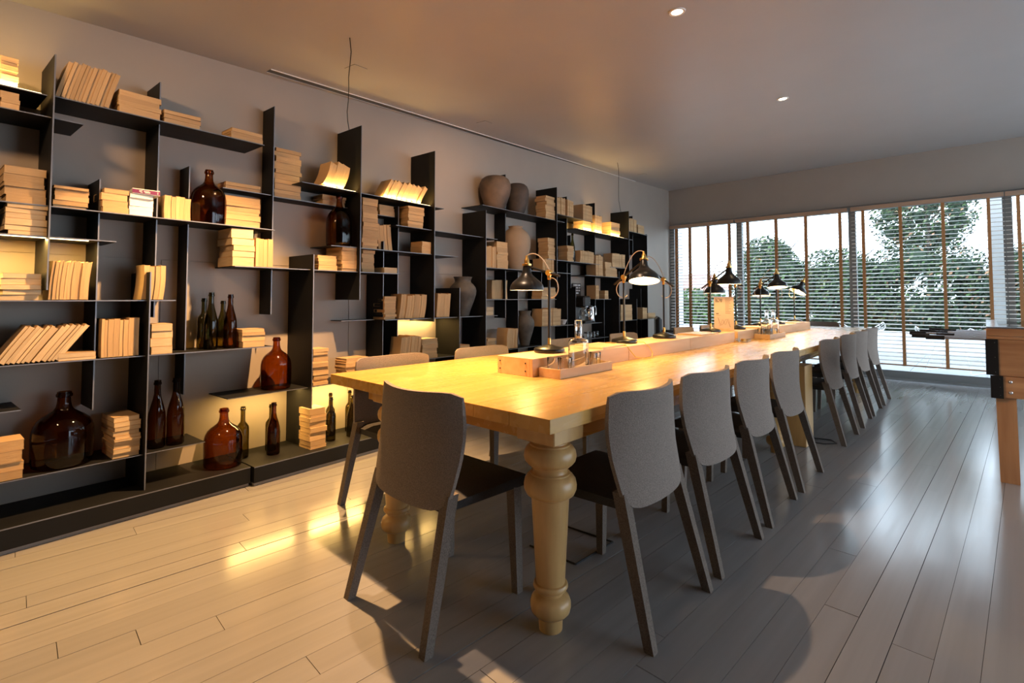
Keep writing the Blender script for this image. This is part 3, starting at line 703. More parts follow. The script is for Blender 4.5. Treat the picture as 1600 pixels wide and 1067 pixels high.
# ------------------------------------------------------------------ chairs
def make_chair():
    c = empty('dining_chair')
    # backrest shell
    NU, NV = 14, 12
    def hw(v): return 0.225 + 0.026*math.sin(min(1.0, v*1.4)*math.pi/2) - 0.010*max(0, v-0.7)/0.3
    def prof(v): return -0.150 - 0.030*(1-v)**2*0.9 - 0.050*max(0, v-0.35)**1.6
    def pt(i, j, off):
        t = -1 + 2*i/NU; v = j/NV
        z0 = 0.412 + 0.040*abs(t)**8; z1 = 0.808 + 0.009*t*t - 0.020*abs(t)**10
        z = z0 + (z1-z0)*v
        h = hw(v)*1.0
        y = prof(v) + 0.074*t*t*(0.45+0.55*v) + off*(1 - 0.55*abs(t)**8)*(1 - 0.5*v**10)
        return (h*t, y, z)
    vs, fs = [], []
    for off in (-0.017, 0.017):
        for j in range(NV+1):
            for i in range(NU+1): vs.append(pt(i, j, off))
    n1 = (NU+1)*(NV+1)
    idx = lambda i, j, k: k*n1 + j*(NU+1) + i
    for j in range(NV):
        for i in range(NU):
            fs.append((idx(i,j,0), idx(i+1,j,0), idx(i+1,j+1,0), idx(i,j+1,0)))
            fs.append((idx(i,j,1), idx(i,j+1,1), idx(i+1,j+1,1), idx(i+1,j,1)))
    for i in range(NU):
        fs.append((idx(i,0,0), idx(i,0,1), idx(i+1,0,1), idx(i+1,0,0)))
        fs.append((idx(i,NV,0), idx(i+1,NV,0), idx(i+1,NV,1), idx(i,NV,1)))
    for j in range(NV):
        fs.append((idx(0,j,0), idx(0,j+1,0), idx(0,j+1,1), idx(0,j,1)))
        fs.append((idx(NU,j,0), idx(NU,j,1), idx(NU,j+1,1), idx(NU,j+1,0)))
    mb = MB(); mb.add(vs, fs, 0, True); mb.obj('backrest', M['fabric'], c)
    # seat cushion
    mb = MB()
    nx, ny = 8, 8
    top, bot = [], []
    for j in range(ny+1):
        for i in range(nx+1):
            u_, v_ = -1+2*i/nx, j/ny
            w = 0.205 + 0.02*v_
            y = -0.150 + 0.40*v_
            e = max(abs(u_)**6, v_**8)
            top.append((w*u_*(1-0.03*v_**8), y, 0.452 + 0.012*v_ - 0.018*e - 0.012*(1-u_*u_)*(1-v_)))
            bot.append((w*u_*0.97, y*0.985, 0.405))
    vs = top + bot; fs = []
    n1 = (nx+1)*(ny+1); ix = lambda i, j, k: k*n1+j*(nx+1)+i
    for j in range(ny):
        for i in range(nx):
            fs.append((ix(i,j,0),ix(i+1,j,0),ix(i+1,j+1,0),ix(i,j+1,0))); fs.append((ix(i,j,1),ix(i,j+1,1),ix(i+1,j+1,1),ix(i+1,j,1)))
    for i in range(nx):
        fs.append((ix(i,0,0),ix(i,0,1),ix(i+1,0,1),ix(i+1,0,0))); fs.append((ix(i,ny,0),ix(i+1,ny,0),ix(i+1,ny,1),ix(i,ny,1)))
    for j in range(ny):
        fs.append((ix(0,j,0),ix(0,j+1,0),ix(0,j+1,1),ix(0,j,1))); fs.append((ix(nx,j,0),ix(nx,j,1),ix(nx,j+1,1),ix(nx,j+1,0)))
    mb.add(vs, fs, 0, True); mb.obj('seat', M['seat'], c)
    for sx in (-1, 1):
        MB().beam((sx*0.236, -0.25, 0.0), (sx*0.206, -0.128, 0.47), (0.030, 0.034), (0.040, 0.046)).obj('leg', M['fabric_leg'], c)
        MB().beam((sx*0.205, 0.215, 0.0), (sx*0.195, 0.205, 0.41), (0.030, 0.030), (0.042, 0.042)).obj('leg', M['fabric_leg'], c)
    return c
chair0 = make_chair(); used = [False]
def place_chair(x, y, rz, label, group):
    c = chair0 if not used[0] else copy_tree(chair0)
    used[0] = True
    c.location = (x, y, 0); c.rotation_euler = (0, 0, R(rz)); tag(c, label, 'chair', group)
    return c
place_chair(-1.565, 1.27, 0, 'taupe fabric chair at the near end of the table, back to camera', 'dining chairs')
for i_, y in enumerate((1.762, 2.367, 2.990, 3.615, 4.88, 5.63, 6.245, 6.92)):
    place_chair(-1.07, y, 90 + (0.8, -1.2, 1.0, 0, -1, 1, 0, 0.5)[i_], '%s taupe fabric chair from the camera on the right side of table' % ORD[i_], 'dining chairs')
for i_, y in enumerate((1.67, 2.37, 3.32, 4.20, 5.50, 6.20, 6.95)):
    place_chair(-2.385, y, -90, '%s taupe fabric chair from the camera on the bookcase side of table' % ORD[i_], 'dining chairs')
place_chair(-1.72, 8.08, 180, 'taupe chair at the far window end of the table', 'dining chairs')

# black armchair in the far corner
ac = empty('armchair', (-3.45, 7.35, 0), R(-60)); tag(ac, 'black leather armchair in the far corner by the bookcase', 'armchair')
MB().cbox((-0.27,-0.25,0.30),(0.27,0.27,0.45),0.03).obj('seat', M['armchair'], ac)
MB().cbox((-0.29,-0.31,0.30),(0.29,-0.22,0.86),0.035).obj('backrest', M['armchair'], ac)
for sx in (-1, 1):
    MB().cbox((sx*0.31-0.035,-0.28,0.30),(sx*0.31+0.035,0.24,0.64),0.025).obj('armrest', M['armchair'], ac)
    for yy in (-0.24, 0.2): MB().beam((sx*0.27,yy,0),(sx*0.27,yy,0.31),(0.03,0.03),(0.04,0.04)).obj('leg', M['black'], ac)

# ------------------------------------------------------------------ timber riser down the middle of the table
BZ = 0.843
BX0, BX1 = -1.865, -1.625
SEGS = [(1.885, 2.80, 'nearest riser box with four screw heads on its end'), (2.803, 3.70, 'second riser box, carrying the lit near lamp'),
        (3.703, 4.62, 'third riser box, ending beside the glass tealight'), (4.70, 5.92, 'fourth riser box, beside the far drinks tray'), (5.923, 7.26, 'last riser box, nearest the windows')]
for k, (a, b, lab) in enumerate(SEGS):
    o = empty('riser_box', ((BX0+BX1)/2, a, TZ)); tag(o, lab, 'wooden box', 'pine riser boxes along the table')
    hx = (BX1-BX0)/2; ln = b-a; hz = BZ-TZ
    MB().cbox((-hx, 0.0, 0.0005), (hx-0.018, 0.02, hz), 0.001).obj('end_board', M['pine'], o)
    MB().cbox((-hx, ln-0.02, 0.0005), (hx-0.018, ln, hz), 0.001).obj('end_board', M['pine'], o)
    MB().cbox((hx-0.018, 0, 0.0005), (hx, ln, hz), 0.001).obj('side_board', M['pine'], o)
    MB().cbox((-hx, 0.02, 0.0005), (-hx+0.018, ln-0.02, hz), 0.001).obj('side_board', M['pine'], o)
    MB().cbox((-hx+0.018, 0.02, hz-0.016), (hx-0.018, ln-0.02, hz), 0.0008).obj('top_board', M['pine'], o)
    if k in (0, 4):
        for x in (-hx+0.02, hx-0.045):
            for z in (0.025, hz-0.025):
                yy = -0.001 if k == 0 else ln+0.001
                MB().lathe([(0,0),(0.004,0),(0.004,0.002),(0,0.002)],10,M=Matrix.Translation((x,yy,z)) @ Matrix.Rotation(R(90),4,'X')).obj('screw', M['rubber'], o)

# ------------------------------------------------------------------ desk lamps
def desk_lamp(y, side, label, lift=0.05, tilt=0.0, power=9.0, reach=0.165, drop=0.0, jh=0.43, turn=0.0, cord=True, tdir=-60):
    # tilt: opening swings towards compass direction tdir (degrees from +x)
    #
    """side +1: arm over the right hand seats, -1: over the bookcase side"""
    L_ = empty('desk_lamp', (-1.765, y, BZ + 0.0005)); tag(L_, label, 'lamp', 'black desk lamps on the riser')
    A = Matrix.Rotation(R(turn), 4, 'Z')
    MB().lathe([(0.0,0.0),(0.082,0.0),(0.085,0.004),(0.085,0.018),(0.080,0.024),(0.045,0.033),(0.016,0.042),(0.0,0.044)],36).obj('base', M['black'], L_)
    MB().lathe([(0.009,0.040),(0.009,0.075),(0.0075,0.078)],14).obj('pole_collar', M['brass'], L_)
    MB().lathe([(0.0072,0.070),(0.0072,jh-0.02)],12).obj('pole', M['black'], L_)
    MB().lathe([(0.009,jh-0.03),(0.011,jh-0.026),(0.011,jh-0.004),(0.006,jh)],14).obj('joint_neck', M['brass'], L_)
    MB().lathe([(0.0,-0.016),(0.014,-0.016),(0.017,-0.010),(0.017,0.010),(0.014,0.016),(0,0.016)],18,M=A @ Matrix.Translation((0,0,jh+0.008)) @ Matrix.Rotation(R(90),4,'X')).obj('joint', M['brass'], L_)
    e = A @ Vector((side*reach, 0, jh+0.008+lift)); tl = A @ Vector((-side*0.075, 0, jh+0.008-lift*0.45))
    MB().tube([tl, e], 0.0065, 10).obj('arm', M['black'], L_)
    # shade, axis tilted
    T = Matrix.Translation(e) @ A @ Matrix.Rotation(R(tdir), 4, 'Z') @ Matrix.Rotation(-tilt, 4, 'Y') @ Matrix.Rotation(-R(tdir), 4, 'Z')
    sh_ = MB().lathe([(0.020,0.005),(0.024,-0.012),(0.026,-0.035),(0.034,-0.052),(0.058,-0.074),(0.080,-0.092),(0.092,-0.108),(0.097,-0.124),(0.0985,-0.140),(0.0965,-0.140),
                      (0.095,-0.124),(0.090,-0.109),(0.078,-0.094),(0.056,-0.076),(0.032,-0.054),(0.0,-0.05)],36,M=T,close=False)
    nf = len(sh_.f)
    for q in range(9*36, nf): sh_.m[q] = 1
    shade = sh_.obj('lamp_shade', [M['black'], M['shade_in']], L_)
    MB().lathe([(0.0,0.062),(0.007,0.060),(0.009,0.045),(0.014,0.038),(0.016,0.016),(0.0275,0.012),(0.0275,0.002),(0.020,0.0)],20,M=T).obj('socket_cap', M['brass'], shade)
    MB().lathe([(0.0,-0.118),(0.012,-0.114),(0.021,-0.100),(0.023,-0.088),(0.016,-0.068),(0.011,-0.052)],16,M=T).obj('bulb', M['bulb'], shade)
    if cord:
        t0 = T @ Vector((0, 0, 0.06)); mid = A @ Vector((side*reach*0.45, 0, jh+0.11+lift)); j = A @ Vector((-side*0.005, 0.004, jh+0.015))
        pts = []
        for q in range(9):
            a = q/8; p = t0*(1-a)**2 + mid*2*a*(1-a) + j*a*a; pts.append(p)
        MB().tube(pts, 0.0028, 6).obj('cord', M['cloth_cord'], L_)
        c0 = A @ Vector((-side*0.07, 0.004, jh-0.01-lift*0.4))
        pts = []
        for q in range(13):
            a = q/12*math.pi*1.25
            pts.append(A @ Vector((-side*(0.012+0.040*math.sin(a)*1.2), 0.006, jh-0.02-0.055*(1-math.cos(a)))))
        MB().tube(pts, 0.0028, 6).obj('cord_loop', M['cloth_cord'], L_)
    l = bpy.data.lights.new('lamp_light', 'SPOT'); l.energy = power; l.color = GOLD; l.shadow_soft_size = 0.03; l.spot_size = R(150); l.spot_blend = 0.3
    o = bpy.data.objects.new('lamp_light', l); COL.objects.link(o); o.parent = L_
    d_ = (T.to_3x3() @ Vector((0, 0, -1)))
    o.location = T @ Vector((0, 0, -0.122)); o.rotation_euler = d_.to_track_quat('-Z', 'Y').to_euler()
    return L_
desk_lamp(2.19, -1, 'desk lamp nearest the camera, shade tipped towards the bookcase', 0.045, 0.0, 17, 0.165)
desk_lamp(2.985, 1, 'second desk lamp, large glowing shade raised to the right', 0.105, 0.24, 16, 0.150)
desk_lamp(3.56, -1, 'third desk lamp, its shade hidden behind the glowing one', 0.115, 0.0, 11, 0.16)
desk_lamp(4.44, 1, 'fourth desk lamp, left of the upright menu card', 0.12, 0.0, 11, 0.165)
desk_lamp(5.06, -1, 'fifth desk lamp, right of the upright menu card', 0.05, 0.0, 11, 0.20)
desk_lamp(5.80, 1, 'sixth desk lamp, glowing shade raised over the far tray', 0.11, 0.16, 11, 0.165)
desk_lamp(6.38, -1, 'seventh desk lamp, low dark shade before the middle window', 0.03, 0.06, 11, 0.17)
desk_lamp(7.12, 1, 'last desk lamp, shade tipped sideways beside the windows', 0.06, 0.5, 11, 0.10, tdir=-135)

# boards lying on the riser, lamp cord, menu card
def board(x, y, rz, lx, ly, lab):
    o = MB().cbox((-lx/2,-ly/2,0),(lx/2,ly/2,0.011),0.001).obj('clipboard', M['pine'], None, (x, y, BZ+0.0006), (0, 0, R(rz)))
    tag(o, lab, 'board', 'thin boards lying on the riser')
    MB().cbox((-0.035,ly/2-0.03,0.011),(0.035,ly/2-0.004,0.015),0.001).obj('clip', M['brass'], o)
board(-1.74, 2.66, 4, 0.20, 0.30, 'thin wooden board on the riser left of glowing lamp')
board(-1.74, 4.12, -3, 0.20, 0.32, 'thin wooden board on the riser left of the fourth lamp')
board(-1.74, 5.44, 6, 0.20, 0.30, 'thin wooden board on the riser behind the far tray')
board(-1.72, 6.80, -4, 0.20, 0.30, 'thin wooden board on the riser beside the last lamp')
cd = MB().tube([(-1.69,2.99,BZ+0.012),(-1.64,3.02,BZ+0.01),(-1.612,3.04,BZ-0.02),(-1.600,3.06,TZ+0.03),(-1.59,3.03,TZ+0.006),(-1.585,2.95,TZ+0.0045),(-1.60,2.84,TZ+0.02),(-1.612,2.80,TZ+0.06),(-1.63,2.78,BZ+0.006),(-1.70,2.80,BZ+0.006)],0.0028,6).obj('lamp_cord', M['yellow_cord']); tag(cd, 'thin yellow lamp cord looping over the riser edge', 'cord')
mc = empty('menu_card', (-1.775, 4.78, BZ+0.0006), R(27)); tag(mc, 'upright kraft menu card with two columns of print between lamps', 'menu')
MB().box((-0.085,-0.004,0),(0.085,0.0,0.31)).obj('card', M['card'], mc)
MB().cbox((-0.05,-0.02,0.0),(0.05,-0.0045,0.02),0.001).obj('card_stand', M['pine'], mc)
pr = MB(); rg = random.Random(5)
for r_ in range(4):
    for c_ in range(7): 
        if rg.random() < 0.8: pr.box((-0.072+c_*0.0085, -0.0046, 0.262+r_*0.0085), (-0.066+c_*0.0085+rg.random()*0.002, -0.004, 0.268+r_*0.0085))
for r_ in range(15):
    pr.box((0.012, -0.0046, 0.292-r_*0.0098), (0.012+0.03+0.03*rg.random(), -0.004, 0.2945-r_*0.0098))
pr.box((-0.068,-0.0046,0.150),(-0.045,-0.004,0.158)); pr.box((-0.068,-0.0046,0.138),(-0.030,-0.004,0.140))
for q in range(2):
    pr.tube([(-0.055+0.11*t/24, -0.0045, 0.075 + 0.045*math.cos(t/24*math.pi*2*(1.5+q)) * (0.4+0.6*abs(t/12-1))) for t in range(25)], 0.0008, 4)
pr.obj('print', M['print_dark'], mc)

# trays with carafes and glasses
def tray(x0, x1, y0, y1, lab):
    o = empty('drinks_tray', ((x0+x1)/2, (y0+y1)/2, TZ+0.0005)); tag(o, lab, 'tray', 'pine drinks trays')
    hx, hy = (x1-x0)/2, (y1-y0)/2
    MB().box((-hx+0.008,-hy+0.008,0),(hx-0.008,hy-0.008,0.008)).obj('tray_floor', M['pine'], o)
    for sx in (-1, 1): MB().cbox((sx*(hx-0.004)-0.004,-hy,0),(sx*(hx-0.004)+0.004,hy,0.045),0.001).obj('side_board', M['pine'], o)
    for sy in (-1, 1): MB().cbox((-hx+0.008,sy*(hy-0.004)-0.004,0),(hx-0.008,sy*(hy-0.004)+0.004,0.045),0.001).obj('end_board', M['pine'], o)
tray(-1.618, -1.485, 1.925, 2.385, 'near pine tray holding one carafe and glasses')
tray(-1.620, -1.478, 5.12, 5.62, 'far pine tray holding two carafes and glasses')
TF = TZ + 0.0091
def carafe(x, y, lab, stopper=True):
    p = [(0,0.0),(0.046,0.0),(0.050,0.003),(0.052,0.012),(0.052,0.150),(0.050,0.160),(0.041,0.167),(0.023,0.171),(0.0195,0.178),(0.0195,0.232),(0.022,0.236),(0.021,0.240),(0.0175,0.240),
         (0.0165,0.232),(0.0165,0.176),(0.020,0.168),(0.039,0.163),(0.047,0.156),(0.0485,0.148),(0.0485,0.016),(0.044,0.010),(0,0.009)]
    o = MB().lathe(p, 32, close=False).obj('carafe', M['solid_glass'], None, (x, y, TF)); tag(o, lab, 'carafe', 'clear glass carafes')
    if stopper: MB().lathe([(0.0,0.210),(0.0150,0.210),(0.0158,0.2405),(0.020,0.2415),(0.020,0.262),(0.018,0.264),(0.0,0.264)], 20).obj('stopper', M['solid_glass'], o)
carafe(-1.551, 2.165, 'water carafe on the near tray')
carafe(-1.556, 5.29, 'front carafe on the far tray')
carafe(-1.548, 5.47, 'rear carafe on the far tray')
for x, y, lab in [(-1.575,1.985,'rear of two tumblers at the near end of near tray'),(-1.522,2.02,'front of two tumblers at the near end of near tray'),(-1.545,2.275,'front tumbler right of the near carafe'),(-1.562,2.335,'rear tumbler right of the near carafe'),
                  (-1.575,5.18,'left tumbler on the far tray'),(-1.515,5.20,'middle tumbler on the far tray'),(-1.515,5.375,'right tumbler on the far tray')]:
    o = link('tumbler', GLASS_ME, None, (x, y, TF)); tag(o, lab, 'glass', 'tumblers on the drinks trays')
tl = empty('tealight_holder', (-1.565, 4.655, TZ+0.0005)); tag(tl, 'small square glass tealight holder on the table by the menu', 'candle holder')
MB().cbox((-0.05,-0.05,0),(0.05,0.05,0.012),0.002).box((-0.05,-0.05,0.012),(-0.042,0.05,0.032)).box((0.042,-0.05,0.012),(0.05,0.05,0.032)).obj('glass_dish', M['clear'], tl)
MB().lathe([(0,0.0125),(0.019,0.0125),(0.019,0.030),(0.016,0.028),(0,0.027)],20).obj('candle_cup', M['brass'], tl)

# cables and floor plate under the table
fp = MB()
for a, b in (((-1.60,2.06),(-1.30,2.08)),((-1.30,2.08),(-1.31,1.80)),((-1.31,1.80),(-1.56,1.79))):
    fp.tube([(a[0],a[1],0.004),(b[0],b[1],0.004)],0.0045,6)
o = fp.obj('floor_cable', M['rubber']); tag(o, 'black cable laid in a square on the floor behind front leg', 'cable')
o = MB().tube([(-1.15,4.66,0.006),(-1.02,4.72,0.006),(-0.93,4.74,0.006),(-0.88,4.66,0.006),(-0.95,4.58,0.006),(-1.10,4.56,0.006)],0.005,6).obj('floor_cable', M['rubber']); tag(o, 'black cable on the floor near the support block', 'cable')

# ------------------------------------------------------------------ table football
fo = empty('football_table', (0.0, 4.37, 0)); tag(fo, 'varnished pine table football game cut by the right edge', 'table football')
FW, FLN = 0.74, 1.42
MB().cbox((0.0, 0.0, 0.905), (FW, 0.035, 0.952), 0.003).obj('end_board', M['foos_wood'], fo)
MB().cbox((0.002, 0.004, 0.885), (FW, 0.04, 0.903), 0.002).obj('end_board', M['foos_wood'], fo)
MB().cbox((0.02, 0.008, 0.66), (FW, 0.045, 0.884), 0.002).obj('end_board', M['foos_wood'], fo)
MB().cbox((0.035, 0.012, 0.525), (FW, 0.05, 0.658), 0.002).obj('end_board', M['foos_wood'], fo)
MB().cbox((0.0, 0.036, 0.66), (0.025, FLN, 0.95), 0.002).obj('side_board', M['foos_wood'], fo)
MB().cbox((FW-0.03, 0.036, 0.525), (FW, FLN, 0.95), 0.002).obj('side_board', M['foos_wood'], fo)
MB().cbox((0.035, 0.051, 0.525), (0.06, FLN, 0.655), 0.002).obj('side_board', M['foos_wood'], fo)
MB().cbox((0.03, FLN-0.04, 0.525), (FW-0.03, FLN, 0.95), 0.002).obj('end_board', M['foos_wood'], fo)
MB().box((0.03, 0.05, 0.80), (FW-0.03, FLN-0.04, 0.81)).obj('playfield', M['felt'], fo)
MB().box((0.0, 0.0, 0.9525), (FW, 0.10, 0.962)).box((0.0, 0.10, 0.9525), (0.06, FLN, 0.962)).obj('top_rim', M['chrome'], fo)
MB().box((0.06, 0.10, 0.956), (FW, FLN-0.02, 0.960)).obj('glass_top', M['clear'], fo)
for x, z0, z1 in ((-0.004, 0.662, 0.884), (0.014, 0.520, 0.660)):
    g = MB().box((x, -0.002, z0), (x+0.055, 0.006, z1)).box((x-0.003, -0.002, z0), (x, 0.09, z1)).obj('corner_guard', M['black'], fo)
    for z in (z0+0.02, (z0+z1)/2, z1-0.02):
        MB().lathe([(0,0),(0.003,0),(0.002,0.002),(0,0.002)],8,M=Matrix.Translation((x+0.04,-0.002,z)) @ Matrix.Rotation(R(90),4,'X')).obj('rivet', M['chrome'], g)
for z in (0.56, 0.625):
    MB().lathe([(0.0,0.010),(0.006,0.009),(0.011,0.004),(0.012,0.0)],14,M=Matrix.Translation((0.10,0.011,z)) @ Matrix.Rotation(R(90),4,'X')).obj('bolt', M['chrome'], fo)
for x, y in ((0.032,0.03),(FW-0.14,0.03),(0.055,FLN-0.12),(FW-0.14,FLN-0.12)):
    MB().beam((x+0.052,y+0.04,0.0),(x+0.047,y+0.04,0.526),(0.088,0.075),(0.092,0.08)).obj('leg', M['foos_leg'], fo)
for k, y in enumerate((0.20, 0.36, 0.52, 0.68, 0.84, 1.0, 1.16, 1.30)):
    out = (0.21, 0.30, 0.17, 0.34, 0.22, 0.30, 0.18, 0.26)[k]
    r = MB().tube([(-out, y, 0.870), (FW+0.02, y, 0.870)], 0.008, 10).obj('rod', M['chrome'], fo)
    MB().tube([(-out-0.10, y, 0.870), (-out, y, 0.870)], 0.0155, 12).obj('rod_handle', M['rubber'], r)

# ------------------------------------------------------------------ venetian blinds
SLAT_N = 39
slat_me = {}
def blind(x0, x1, tapes, lab, bottom=0.235):
    b = empty('venetian_blind', ((x0+x1)/2, 8.76, 0)); tag(b, lab, 'blind', 'wooden venetian blinds')
    hx = (x1-x0)/2
    MB().cbox((-hx, -0.05, 2.405), (hx, -0.032, 2.462), 0.002).obj('valance', M['valance'], b)
    MB().box((-hx, -0.03, 2.41), (hx, 0.03, 2.45)).obj('head_rail', M['frame'], b)
    MB().cbox((-hx, -0.026, bottom-0.018), (hx, 0.026, bottom), 0.002).obj('bottom_rail', M['valance'], b)
    key = round(hx, 3)
    sm = MB().cbox((-hx, -0.025, -0.002), (hx, 0.025, 0.002), 0.0008).mesh('slat', M['slat'])
    zs = [bottom + 0.05 + k*(2.37-bottom-0.05)/(SLAT_N-1) for k in range(SLAT_N)]
    for z in zs:
        link('slat', sm, b, (0, 0, z), (R(13), 0, 0))
    for tx in tapes:
        t = MB()
        for yy in (-0.029, 0.029): t.box((tx-(x0+x1)/2-0.017, yy-0.0008, bottom-0.02), (tx-(x0+x1)/2+0.017, yy+0.0008, 2.405))
        t.obj('ladder_tape', M['tape'], b)
blind(-4.20, -3.06, (-4.08,-3.83,-3.50,-3.14), 'venetian blind at the corner beside the bookcase')
blind(-3.03, -1.44, (-2.84,-2.41,-1.99,-1.54), 'venetian blind behind the far lamps')
blind(-1.40, 0.205, (-1.256,-0.826,-0.378,0.062), 'venetian blind of the widest view beside the football table')
blind(0.215, 1.82, (0.33,0.75,1.2,1.65), 'venetian blind cut off at the right edge')

# ------------------------------------------------------------------ ceiling fittings
def ceil_tilt(): return math.atan(0.056)
CT = ceil_tilt()
def downlight(x, y, lab, power):
    z = ceil_z(y)
    o = empty('recessed_downlight', (x, y, z)); o.rotation_euler = (CT, 0, 0); tag(o, lab, 'downlight', 'round ceiling downlights')
    MB().lathe([(0.030,-0.001),(0.032,-0.005),(0.045,-0.006),(0.048,-0.0005),(0.030,-0.0005)],28,close=False).obj('trim_ring', M['paper_white'], o)
    MB().lathe([(0.0,-0.002),(0.030,-0.002)],24,close=False).obj('lens', M['spot_glow'], o)
    l = bpy.data.lights.new('downlight_light', 'SPOT'); l.energy = power; l.color = (1.0, 0.70, 0.42); l.spot_size = R(80); l.spot_blend = 0.6; l.shadow_soft_size = 0.03
    q = bpy.data.objects.new('downlight_light', l); COL.objects.link(q); q.parent = o; q.location = (0, 0, -0.02)
downlight(-1.261, 2.754, 'nearer round downlight in the ceiling over the table', 8)
downlight(-1.273, 4.908, 'farther round downlight in the ceiling over the table', 8)
# long air slot beside the wall
a = Vector((-3.60, 1.37, 0)); b_ = Vector((-4.19, 7.43, 0))
ln = (b_-a).length; ang = math.atan2(b_.y-a.y, b_.x-a.x)
sl = empty('air_slot', (a.x, a.y, ceil_z(a.y))); 
dirv = Vector((b_.x-a.x, b_.y-a.y, ceil_z(b_.y)-ceil_z(a.y))).normalized()
sl.rotation_euler = (0, -math.asin(dirv.z), ang); tag(sl, 'long narrow grey air slot in the ceiling along the bookcase wall', 'vent')
MB().box((0,-0.03,-0.002),(ln,0.03,-0.0005)).obj('slot_recess', mat('slot_shadow_gap', (0.10,0.10,0.10), 0.6), sl)
MB().box((0,-0.037,-0.006),(ln,-0.03,-0.0005)).obj('edge_trim', M['paper_white'], sl)
MB().box((0,0.03,-0.006),(ln,0.034,-0.0005)).obj('edge_trim', M['ceiling'], sl)
for x, y, lab in ((-3.18, 1.80, 'square flush ceiling hatch nearest the camera'), (-3.50, 3.35, 'square flush ceiling hatch above the middle of the bookcase'), (-3.80, 7.0, 'square flush ceiling hatch near the far corner')):
    h = empty('ceiling_hatch', (x, y, ceil_z(y))); h.rotation_euler = (CT, 0, R(8)); tag(h, lab, 'hatch', 'flush ceiling hatches')
    MB().box((-0.055,-0.055,-0.0012),(0.055,0.055,-0.0004)).obj('shadow_gap', M['steel'], h)
    MB().box((-0.0535,-0.0535,-0.0025),(0.0535,0.0535,-0.0013)).obj('cover', M['ceiling'], h)
def wire(p0, p1, lab):
    p0, p1 = Vector(p0), Vector(p1)
    pts = [p0.lerp(p1, t/8) + Vector((0.012*math.sin(t*0.9), 0.006*math.sin(t*1.7), 0)) for t in range(9)]
    o = MB().tube(pts, 0.0032, 6).obj('hanging_cable', M['rubber']); tag(o, lab, 'cable', 'cables between ceiling and bookcase')
wire((-2.80, 1.54, ceil_z(1.54)-0.002), rk(0.14, 2.24, 2.449), 'thin cable from ceiling to the tall upright, left')
wire((-3.60, 5.95, ceil_z(5.95)-0.002), rk(0.16, 6.835, 2.422), 'thin cable from ceiling to a far upright')

# ------------------------------------------------------------------ outside
tr = empty('terrace', (0, 9, 0)); tag(tr, 'pale paved terrace outside the windows', kind='structure')
MB().box((-14, -0.0, -0.20), (14, 24, -0.034)).obj('terrace_bed', M['toe'], tr)
tile = MB().cbox((0.002,0.002,-0.02),(0.898,0.898,0.0),0.002).mesh('paving_slab', M['paving'])
for ix in range(-7, 4):
    for iy in range(0, 5):
        link('paving_slab', tile, tr, (ix*0.9, iy*0.9, -0.012))
MB().box((-14, 4.5, -0.034), (14, 24, -0.013)).box((-14,0,-0.034),(-6.3,4.5,-0.013)).box((3.6,0,-0.034),(14,4.5,-0.013)).obj('far_paving', M['paving'], tr)
lw = MB().box((-9, 13.6, -0.01), (9, 13.85, 0.42)).obj('garden_wall', M['white_wall']); tag(lw, 'low white garden wall at the terrace edge', 'wall')
pl = MB().box((-4.62, 9.10, -0.01), (-4.28, 9.45, 2.9)).obj('terrace_column', M['white_wall']); tag(pl, 'white outside column seen through the corner window', 'column')
pl = MB().box((0.06, 9.75, -0.01), (0.22, 9.95, 2.9)).obj('terrace_column', M['white_wall']); tag(pl, 'white outside column beside the right window post', 'column')
# house beyond the hedge
hs = empty('house', (-13.9, 32.2, 0), R(25)); tag(hs, 'white house with a red tiled roof behind the left hedge', 'house')
MB().box((-2.0,-1.8,0),(2.0,1.8,1.62)).obj('house_wall', M['white_wall'], hs)
MB().add([(-2.4,-2.1,1.62),(2.4,-2.1,1.62),(2.4,2.1,1.62),(-2.4,2.1,1.62),(-1.0,0,2.75),(1.0,0,2.75)],[(0,1,5,4),(1,2,5),(2,3,4,5),(3,0,4),(0,3,2,1)]).obj('house_roof', M['roof'], hs)
for x in (-1.0, 0.8):
    w = MB().box((x-0.4,-1.85,0.6),(x+0.4,-1.8,1.4)).obj('house_window', M['frame'], hs)
    MB().box((x-0.33,-1.86,0.67),(x+0.33,-1.85,1.33)).obj('pane', M['black'], w)

def leaf_cloud(blobs, n, size, seed, mats, mw):
    rg = random.Random(seed); mb = MB()
    tw = sum(b[6] for b in blobs)
    for (cx, cy, cz, rx, ry, rz_, wt) in blobs:
        for _ in range(int(n*wt/tw)):
            while True:
                p = Vector((rg.uniform(-1,1), rg.uniform(-1,1), rg.uniform(-1,1)))
                if p.length <= 1 and p.length > 0.35: break
            c_ = Vector((cx+p.x*rx, cy+p.y*ry, cz+p.z*rz_))
            nrm = Vector((rg.gauss(0,1), rg.gauss(0,1), rg.gauss(0,1)+0.5)).normalized()
            a_ = nrm.orthogonal().normalized(); b2 = nrm.cross(a_)
            s_ = size*rg.uniform(0.6, 1.4)
            r_ = rg.random(); mi = 0
            acc = 0
            for k_, w_ in enumerate(mw):
                acc += w_
                if r_ < acc: mi = k_; break
            mb.add([c_ - a_*s_, c_ + b2*s_*0.5, c_ + a_*s_, c_ - b2*s_*0.5], [(0,1,2,3)], mi)
    me = bpy.data.meshes.new('foliage')
    me.from_pydata([tuple(v) for v in mb.v], [], mb.f)
    for m in mats: me.materials.append(m)
    me.polygons.foreach_set('material_index', mb.m); me.update()
    return me
